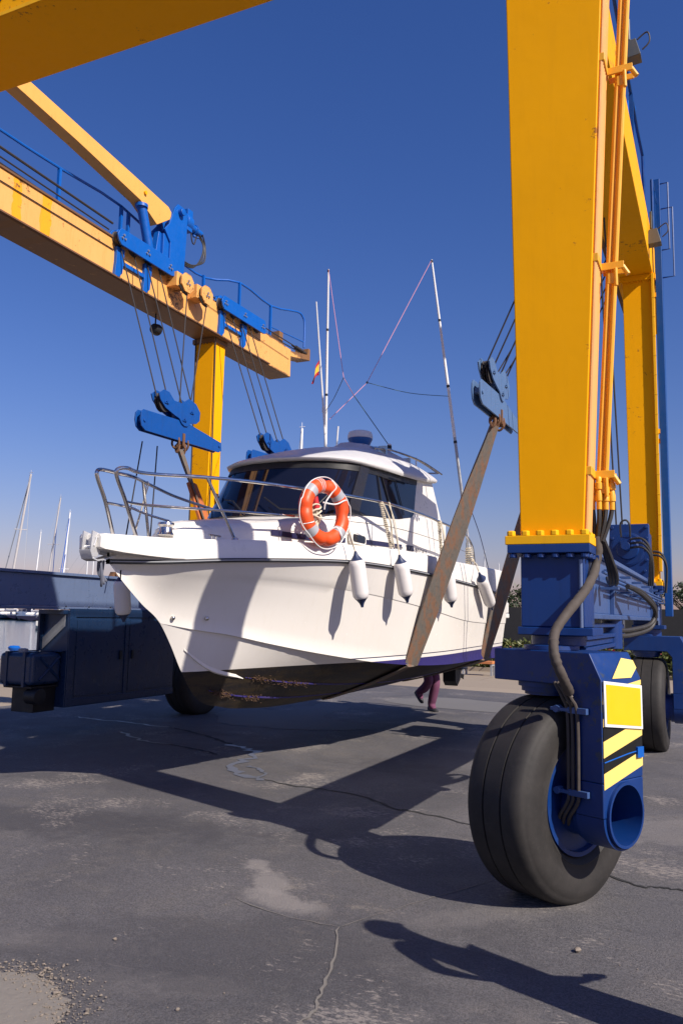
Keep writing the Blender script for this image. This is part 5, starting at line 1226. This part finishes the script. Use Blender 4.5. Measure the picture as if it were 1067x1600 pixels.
# ------------------------------------------------------------------ people
def person(loc, rz, label, J, shirt, trous, group=None):
    """one skin-modifier body from a joint table, hands with five fingers; hair and shoes are children"""
    root = empty('person', loc, label, 'person', group, rz)
    names = list(J['v']); vs = [Vector(J['v'][n][0]) for n in names]; rs = [J['v'][n][1] for n in names]; idx = {n: i for i, n in enumerate(names)}
    ed = [(idx[a], idx[b]) for a, b in J['e']]
    for s in 'LR':                                       # fingers
        w_, h = Vector(J['v']['wrist' + s][0]), Vector(J['v']['palm' + s][0]); d = (h - w_).normalized(); sd = Vector((0, 1, 0)); sd = (sd - d * sd.dot(d)).normalized(); cu = d.cross(sd) * (1 if s == 'L' else -1)
        for k, (off, ln) in enumerate(((-.032, .062), (-.011, .075), (.011, .07), (.03, .055))):
            p0 = h + d * .02 + sd * off; p1 = h + d * (.02 + ln * .55) + sd * off * 1.1 + cu * .006; p2 = h + d * (.02 + ln) + sd * off * 1.1 + cu * .022
            b_ = len(vs); vs += [p0, p1, p2]; rs += [.0095, .0085, .007]; ed += [(idx['palm' + s], b_), (b_, b_ + 1), (b_ + 1, b_ + 2)]
        t0 = w_ + d * .035 - sd * .03; b_ = len(vs); vs += [t0, t0 + d * .035 - sd * .022, t0 + d * .065 - sd * .026]; rs += [.013, .011, .009]; ed += [(idx['wrist' + s], b_), (b_, b_ + 1), (b_ + 1, b_ + 2)]
    me = bpy.data.meshes.new('body'); me.from_pydata([tuple(v) for v in vs], ed, [])
    o = bpy.data.objects.new('body', me); col.objects.link(o); o.parent = root
    sk = o.modifiers.new('skin', 'SKIN'); sk.use_smooth_shade = True; sk.branch_smoothing = .6
    for i, v in enumerate(me.skin_vertices[0].data): v.radius = (rs[i] if not isinstance(rs[i], tuple) else rs[i]) if isinstance(rs[i], tuple) else (rs[i], rs[i])
    me.skin_vertices[0].data[idx['pelvis']].use_root = True
    sb = o.modifiers.new('sub', 'SUBSURF'); sb.levels = 2; sb.render_levels = 2
    bpy.context.view_layer.update(); dg = bpy.context.evaluated_depsgraph_get()
    nm = bpy.data.meshes.new_from_object(o.evaluated_get(dg)); o.modifiers.clear(); o.data = nm
    nm.materials.clear()
    for mt in (trous, shirt, SKIN): nm.materials.append(mt)
    pz = J['v']['pelvis'][0][2]; nz = J['v']['neck'][0][2]
    hands = [(Vector(J['v']['elbow' + s][0]) * .5 + Vector(J['v']['wrist' + s][0]) * .5, Vector(J['v']['palm' + s][0])) for s in 'LR']
    for p in nm.polygons:
        c = p.center; k = 0 if c.z < pz + .06 else 1
        if c.z > nz: k = 2
        for (a, h) in hands:
            ax = (h - a).normalized()
            if (c - a).dot(ax) > 0 and (c - a - ax * (c - a).dot(ax)).length < .1: k = 2
        p.material_index = k; p.use_smooth = True
    hd = Vector(J['v']['head'][0]); m = MB(); m.sphere(hd + Vector((-.012, 0, .035)), .105, 16, 10, (1.02, .86, 1.0)); hm = m.build('hair', HAIR, root, origin=(0, 0, 0)); 
    m = MB(); m.sphere(hd + Vector((.115, 0, -.015)), .016, 8, 6, (1, .8, 1.6))
    for s in (-1, 1): m.sphere(hd + Vector((-.0, .088 * s, -.01)), .024, 8, 6, (.7, .4, 1.3))
    m.build('nose_and_ears', SKIN, root, origin=(0, 0, 0))
    for s in 'LR':
        a, t = Vector(J['v']['ankle' + s][0]), Vector(J['v']['toe' + s][0]); d = (t - a); m = MB(); f = Vector((d.x, d.y, d.z + .06)); f.normalize(); up = Vector((0, 0, 1)); sd = f.cross(up).normalized(); up = sd.cross(f).normalized()
        rings = []
        for q, w_, h in ((-.075, .025, .05), (-.065, .036, .075), (0, .042, .085), (.07, .046, .065), (.14, .048, .05), (.185, .040, .04), (.205, .02, .025)):
            c = a + f * q - up * .075; rings.append([c + sd * w_ * math.cos(t_) + up * (h * max(math.sin(t_), -.15) + .0) for t_ in [2 * PI * j / 12 for j in range(12)]])
        m.loft(rings); m.build('shoe', SHOE, root, origin=(0, 0, 0))
    return root
E_ = [('pelvis', 'spine'), ('spine', 'chest'), ('chest', 'neck'), ('neck', 'jaw'), ('jaw', 'head'), ('head', 'crown')]
for s in 'LR': E_ += [('pelvis', 'hip' + s), ('hip' + s, 'knee' + s), ('knee' + s, 'calf' + s), ('calf' + s, 'ankle' + s), ('ankle' + s, 'toe' + s), ('chest', 'sh' + s), ('sh' + s, 'elbow' + s), ('elbow' + s, 'wrist' + s), ('wrist' + s, 'palm' + s)]
def pose(legs, arms, dz=0, lean=0):
    v = {'pelvis': ((0, 0, .93 + dz), (.15, .11)), 'spine': ((.0 + lean * .3, 0, 1.12 + dz), (.145, .10)), 'chest': ((lean * .7, 0, 1.32 + dz), (.16, .115)), 'neck': ((lean, 0, 1.50 + dz), .06), 'jaw': ((lean + .02, 0, 1.565 + dz), .062), 'head': ((lean + .015, 0, 1.645 + dz), .088), 'crown': ((lean, 0, 1.70 + dz), .07)}
    for s, y in (('L', 1), ('R', -1)):
        v['hip' + s] = ((0, .095 * y, .86 + dz), .108)
        kn_, ca, an, to = legs[s]; v['knee' + s] = (kn_, .086); v['calf' + s] = (ca, .086); v['ankle' + s] = (an, .076); v['toe' + s] = (to, .035)
        v['sh' + s] = ((lean * .8, .185 * y, 1.42 + dz), .062); el, wr, pa = arms[s]; v['elbow' + s] = (el, .045); v['wrist' + s] = (wr, .030); v['palm' + s] = (pa, (.036, .022))
    return {'v': v, 'e': E_}
walk = pose({'L': ((.10, .10, .50), (.02, .10, .30), (-.05, .10, .10), (.08, .10, .03)), 'R': ((.18, -.095, .55), (.05, -.095, .42), (-.15, -.095, .33), (-.06, -.095, .2))},
            {'L': ((-.12, .25, 1.14), (-.06, .27, .90), (-.04, .27, .83)), 'R': ((.10, -.25, 1.15), (.28, -.24, .98), (.34, -.23, .94))}, lean=.06)
person((-4.79, 14.12, 0), R_(-38), 'person walking behind the boat in purple trousers and dark shoes, only the legs visible', walk, SHIRT, PURP)
stand = pose({'L': ((.02, .12, .48), (-.01, .125, .30), (-.03, .13, .09), (.10, .15, .03)), 'R': ((.04, -.12, .48), (0, -.13, .30), (-.02, -.14, .09), (.11, -.15, .03))},
             {'L': ((-.06, .27, 1.14), (.04, .33, .93), (.08, .33, .85)), 'R': ((-.07, -.27, 1.15), (.10, -.25, .97), (.17, -.22, .93))})
person((.30, 3.6, 0), R_(105), 'person standing on the asphalt beside the front tyre, casting the shadow at bottom right', stand, SHIRT, NAVY)

# ------------------------------------------------------------------ beyond the yard
# planting: shrubs, fence, trees
def leaf_mesh(name, n, rx_, ry_, rz_, size, seed, flowers=0, up=.4, mt=LEAF, lo=0):
    r = random.Random(seed); m = MB(); cl_ = [(r.gauss(0, .45), r.gauss(0, .45), r.uniform(.1, .95), r.uniform(.25, .5)) for _ in range(16)]
    for i in range(n):
        a, b_, c_, q = r.choice(cl_); d = Vector((r.gauss(0, 1), r.gauss(0, 1), r.gauss(0, 1))).normalized() * q * r.random() ** .4
        p = Vector(((a + d.x) * rx_, (b_ + d.y) * ry_, lo + max(.02, (c_ + d.z * .6)) * rz_))
        dr = Vector((r.gauss(0, .7), r.gauss(0, .7), up + r.gauss(0, .5))).normalized(); sd = dr.cross(Vector((r.gauss(0, 1), r.gauss(0, 1), r.gauss(0, 1)))).normalized(); L = size * r.uniform(.6, 1.3); w_ = L * .17
        m.cur = 1 if (flowers and r.random() < flowers and p.z > rz_ * .5) else 0
        if m.cur: L *= .5; w_ = L * .5
        m.add([p, p + dr * L * .5 + sd * w_, p + dr * L, p + dr * L * .5 - sd * w_], [(0, 1, 2, 3)])
    return m
shr = []
for k in range(3):
    m = leaf_mesh('foliage', 1700, .95, .8, 1.15, .20, 40 + k, .035 if k != 1 else .012); root = empty('shrub', (0, 0, 0)); m.build('foliage', [LEAF, FLOW], root, smooth=0)
    st = MB(); r = random.Random(k)
    for j in range(7): st.tube([(r.gauss(0, .1), r.gauss(0, .1), 0), (r.gauss(0, .35), r.gauss(0, .3), .8)], [.02, .008], 5)
    st.build('stem', BARK, root); shr.append(root)
xs = [-8.6, -7.6, -6.7, -5.9, -5.0, -4.1, -3.2, -2.3, -1.4, -.5, .4, 1.4]
lbl = ['shrub at the far left end of the planting, behind the boat stern', 'shrub behind the orange board trestle', 'leafy shrub right of the orange board trestle', 'shrub seen between the boat stern and the blue pedestal', 'green shrub just left of the blue pedestal foot', 'shrub hidden behind the blue pedestal', 'shrub with red flowers under the blue chassis beam', 'shrub with red flowers right above the steering yoke', 'shrub with red flowers above the rear tyre', 'green shrub behind the rear tyre', 'shrub at the right edge of the picture behind the rear yoke', 'shrub just beyond the right edge behind the rear wheel']
for i, x in enumerate(xs):
    src = shr[i % 3]; c = src if i < 3 else copy_tree(src)
    c.location = (x, 26.6 + .35 * math.sin(i * 2.1), 0); c.rotation_euler.z = i * 1.3; c.scale = (1, 1, .88 + .14 * math.sin(i * 1.7)); tag(c, lbl[i], 'shrub', 'shrubs along the fence')
m = MB(); m.box(-9.3, 14, 28.5, 28.53, .1, 2.05); fe = empty('windbreak_fence', (2, 28.5, 0), 'dark mesh windbreak fence behind the flowering shrubs', 'fence')
m.build('mesh_screen', FENCE, fe)
for i in range(12): m = MB(); m.box(-9.3 + 2.1 * i, -9.24 + 2.1 * i, 28.44, 28.5, 0, 2.15); m.build('fence_post', GALV, fe)
m = MB(); m.box(-12, 14, 25.7, 25.85, 0, .12); m.build('kerb', CONC, smooth=0)['kind'] = 'structure'
trs = []
for k in range(2):
    root = empty('tree', (0, 0, 0)); m = leaf_mesh('crown', 2600, 1.5, 1.4, 2.3, .22, 70 + k, 0, .2, LEAF2, .9); m.build('crown', LEAF2, root, smooth=0)
    t_ = MB(); r = random.Random(k + 5); t_.tube(smooth_pts([(0, 0, 0), (.05, .03, .8), (-.04, .02, 1.6), (.02, 0, 2.4)], 4), [.13 - .0075 * i for i in range(13)], 8)
    for j in range(6): t_.tube([(0, 0, 1. + .15 * j), (r.gauss(0, .7), r.gauss(0, .7), 1.7 + .25 * j)], [.05, .015], 6)
    t_.build('trunk', BARK, root); trs.append(root)
for i, (x, y, s_, lb) in enumerate([(-9.2, 37.0, .92, 'dark tree beyond the fence, just right of the boat stern'), (-1.2, 40.5, 1.05, 'dark tree beyond the fence at the right edge of the picture'), (2.2, 42, 1.15, 'larger dark tree beyond the fence outside the right edge')]):
    c = trs[i % 2] if i < 2 else copy_tree(trs[0]); c.location = (x, y, 0); c.scale = (s_,) * 3; c.rotation_euler.z = 1.1 * i; tag(c, lb, 'tree', 'trees beyond the fence')
# trestle with an orange board
t = empty('trestle', (-6.6, 23.9, 0), 'low grey trestle with an orange board behind the boat stern', 'trestle')
m = MB(); m.box(-7.05, -6.1, 23.7, 24.1, .34, .42); m.build('board', BENCH, t, .01); 
for x in (-7.0, -6.17): m = MB(); m.box(x, x + .05, 23.72, 23.77, 0, .34); m.box(x, x + .05, 24.03, 24.08, 0, .34); m.box(x, x + .05, 23.77, 24.03, .28, .33); m.build('leg', GREYP, t)
# street lamp
t = empty('street_lamp', (-12.1, 49.9, 0), 'thin grey street lamp far behind the boat stern', 'street lamp'); m = MB(); m.tube([(-12.1, 49.9, 0), (-12.1, 49.9, 4.0)], [.07, .045], 8); m.build('post', GALV, t); m = MB(); m.box(-12.6, -11.7, 49.8, 50.0, 4.0, 4.12); m.build('lamp_head', GALV, t)
# mooring bollards on the quay edge
for i, y in enumerate((20.6, 27.0)):
    t = empty('mooring_bollard', (-21.4, y, 0), ['blue mooring bollard on the quay edge at the left border', 'blue mooring bollard farther along the quay'][i], 'bollard', 'bollards on the quay edge'); m = MB(); m.lathe([(.22, 0), (.22, .03), (.13, .05), (.12, .28), (.18, .33), (.2, .4), (.14, .45), (.02, .46)], (-21.4, y, 0), 'z', 18); m.build('post', BLUE2, t)
    m = MB(); m.box(-21.75, -21.0, y - .4, y + .4, 0, .03); m.build('base_plate', STONE, t)
# boats lying in the harbour
def sail_boat(x, y, L, h, lean, head, mr, label, stays, sprd=1, colr=MASTM, radar=False):
    t = empty('sailing_boat', (x, y, -.5), label, 'sailing boat', 'sailing boats in the harbour'); ca, sa = math.cos(head), math.sin(head)
    def P(u, v, z): return (x + u * ca - v * sa, y + u * sa + v * ca, z)
    m = MB(); rings = []
    for q, w_, b_ in ((-.5, .24, .2), (-.4, .3, 0), (-.1, .34, -.1), (.2, .28, -.05), (.4, .14, .05), (.5, .01, .25)):
        u = q * L; W = w_ * L * .45; zt = .45 + .04 * L * (.5 + q); rings.append([P(u, -W, zt), P(u, -W * .85, -.2 + b_), P(u, 0, -.7 + b_), P(u, W * .85, -.2 + b_), P(u, W, zt)])
    m.loft(rings); m.build('hull', GEL if L < 15 else DKHULL, t)
    m = MB(); m.hexa([P(-.2 * L, -.1 * L, .6), P(.15 * L, -.07 * L, .7), P(.15 * L, .07 * L, .7), P(-.2 * L, .1 * L, .6)], [P(-.18 * L, -.08 * L, 1.1), P(.1 * L, -.06 * L, 1.05), P(.1 * L, .06 * L, 1.05), P(-.18 * L, .08 * L, 1.1)]); m.build('coachroof', GEL2, t)
    top = Vector(P(.05 * L, 0, h)) + Vector((.89 * lean, .45 * lean, 0)); bt = Vector(P(.05 * L, 0, .5))
    m = MB(); m.tube([bt, top], [mr, mr * .8], 8); m.build('mast', colr, t)
    m = MB()
    for k in range(sprd): f_ = (k + 1) / (sprd + 1) * 1.0; c = bt + (top - bt) * (f_ * .9); a = Vector(P(0, 1, 0)) - Vector(P(0, 0, 0)); m.tube([c - a * .045 * h, c, c + a * .045 * h], mr * .3, 5)
    m.tube([top, top + Vector((0, 0, .03 * h))], mr * .15, 4); m.tube([top + Vector((-.4 * mr * 4, 0, mr)), top + Vector((mr * 2, 0, mr))], mr * .18, 4); m.build('spreader', colr, t)
    m = MB(); m.tube([bt + Vector((0, 0, .9)), Vector(P(-.38 * L, 0, 1.45))], mr * .8, 8); m.build('boom', colr, t)
    m = MB(); 
    for u, v in ((-.5, 0), (.02, .13), (.02, -.13)): m.tube([top, P(u * L, v * L, .8)], max(mr * .10, .012), 4)
    m.build('stay', GREYP, t)
    for u, f_, mt in stays: m = MB(); m.tube([bt + (top - bt) * f_, P(u * L, 0, .9)], mr * .38, 6); m.build('furled_sail', mt, t)
    if radar:
        m = MB(); c = bt + (top - bt) * .45
        for dz in (0, -.9): m.sphere(c + Vector((.5, .25, dz)), .22, 10, 6, (1, 1, .8)); m.tube([c + Vector((0, 0, dz - .3)), c + Vector((.5, .25, dz - .15))], .04, 5); m.tube([c + Vector((0, 0, dz - .7)), c + Vector((.75, .4, dz - .45))], .05, 5)
        m.build('radar', WHITEP, t)
SB = [(-142.6, 134.4, 26, 32.0, 3.6, 2.6, .30, 'tallest grey mast at the left edge, on a big yacht across the water', [(.5, .97, GREYP)], 2, MASTM),
      (-128.0, 129.7, 24, 25.3, 2.4, 2.2, .19, 'sailing boat with a grey mast and a dark blue furled sail, behind the lift', [(.5, .82, STAYB)], 2, MASTM),
      (-130.0, 129.4, 20, 18.0, .9, 2.6, .16, 'sailing boat with a short white mast carrying two radars', [], 1, MASTW, True),
      (-123.2, 129.9, 22, 21.7, 1.0, -.9, .21, 'sailing boat with a thick white mast and two bright blue furled sails', [(.5, .95, STAYB), (.38, .6, STAYB)], 1, MASTW),
      (-63.9, 70.5, 9, 9.2, 0, .8, .06, 'far sailing boat with a thin mast just left of the bow rail', [], 1, MASTW),
      (-69.7, 78, 9, 8.9, 0, .6, .06, 'faint distant mast right beside the anchor roller', [], 1, MASTW),
      (-70.5, 80.5, 9, 7.4, 0, .9, .06, 'lowest distant mast below the anchor roller', [], 1, MASTW),
      (-28.6, 53.6, 12, 15.7, .3, 2.0, .13, 'white mast with wind instruments rising behind the cabin roof', [(.5, .97, GREYP), (-.45, .9, GREYP)], 2, MASTW),
      (-34.0, 126, 10, 12.0, 0, 1.0, .09, 'distant mast above the boat transom, the left one of two', [], 1, MASTW),
      (-33.0, 133, 10, 10.5, 0, 2.0, .09, 'distant mast above the boat transom, the right one of two', [], 1, MASTW)]
for a in SB: sail_boat(*a)
# navy motor yachts across the water
def yacht(x, y, L, head, label):
    t = empty('motor_yacht', (x, y, -.5), label, 'motor yacht', 'motor yachts across the water'); ca, sa = math.cos(head), math.sin(head)
    def P(u, v, z): return (x + u * ca - v * sa, y + u * sa + v * ca, z)
    m = MB(); rings = []
    for q, w_ in ((-.5, .13), (-.3, .15), (.1, .15), (.35, .1), (.5, .01)):
        u = q * L; W = w_ * L; zt = 1.2 + .8 * max(q, 0) * 2; rings.append([P(u, -W, zt), P(u - .0, -W * .8, -.6), P(u, W * .8, -.6), P(u + .0, W, zt)])
    m.loft(rings); m.build('hull', DKHULL, t)
    m = MB(); m.hexa([P(-.45 * L, -.1 * L, 1.2), P(.3 * L, -.08 * L, 1.5), P(.3 * L, .08 * L, 1.5), P(-.45 * L, .1 * L, 1.2)], [P(-.4 * L, -.09 * L, 3.2), P(.1 * L, -.07 * L, 3.2), P(.1 * L, .07 * L, 3.2), P(-.4 * L, .09 * L, 3.2)]); sp = m.build('superstructure', GEL, t)
    m = MB(); m.hexa([P(-.40 * L, -.105 * L, 1.9), P(.22 * L, -.09 * L, 1.9), P(.22 * L, .09 * L, 1.9), P(-.40 * L, .105 * L, 1.9)], [P(-.38 * L, -.1 * L, 2.6), P(.16 * L, -.085 * L, 2.6), P(.16 * L, .085 * L, 2.6), P(-.38 * L, .1 * L, 2.6)]); m.build('window', GLASS, sp)
    m = MB()
    for q in (-.3, -.05, .18): m.lathe([(.1, -.2), (.3, -.1), (.3, 1.0), (.1, 1.1)], P(q * L, -.158 * L, 0), 'z', 8)
    m.build('fender_row', FEN, t)
yacht(-153, 141, 17, .9, 'navy hulled motor yacht moored across the water at the left edge')
yacht(-166, 128, 16, .9, 'second navy motor yacht, mostly outside the left edge')
m = MB(); m.box(-330, -180, 60, 330, -2, .9); m.build('breakwater', STONE, smooth=0)['kind'] = 'structure'
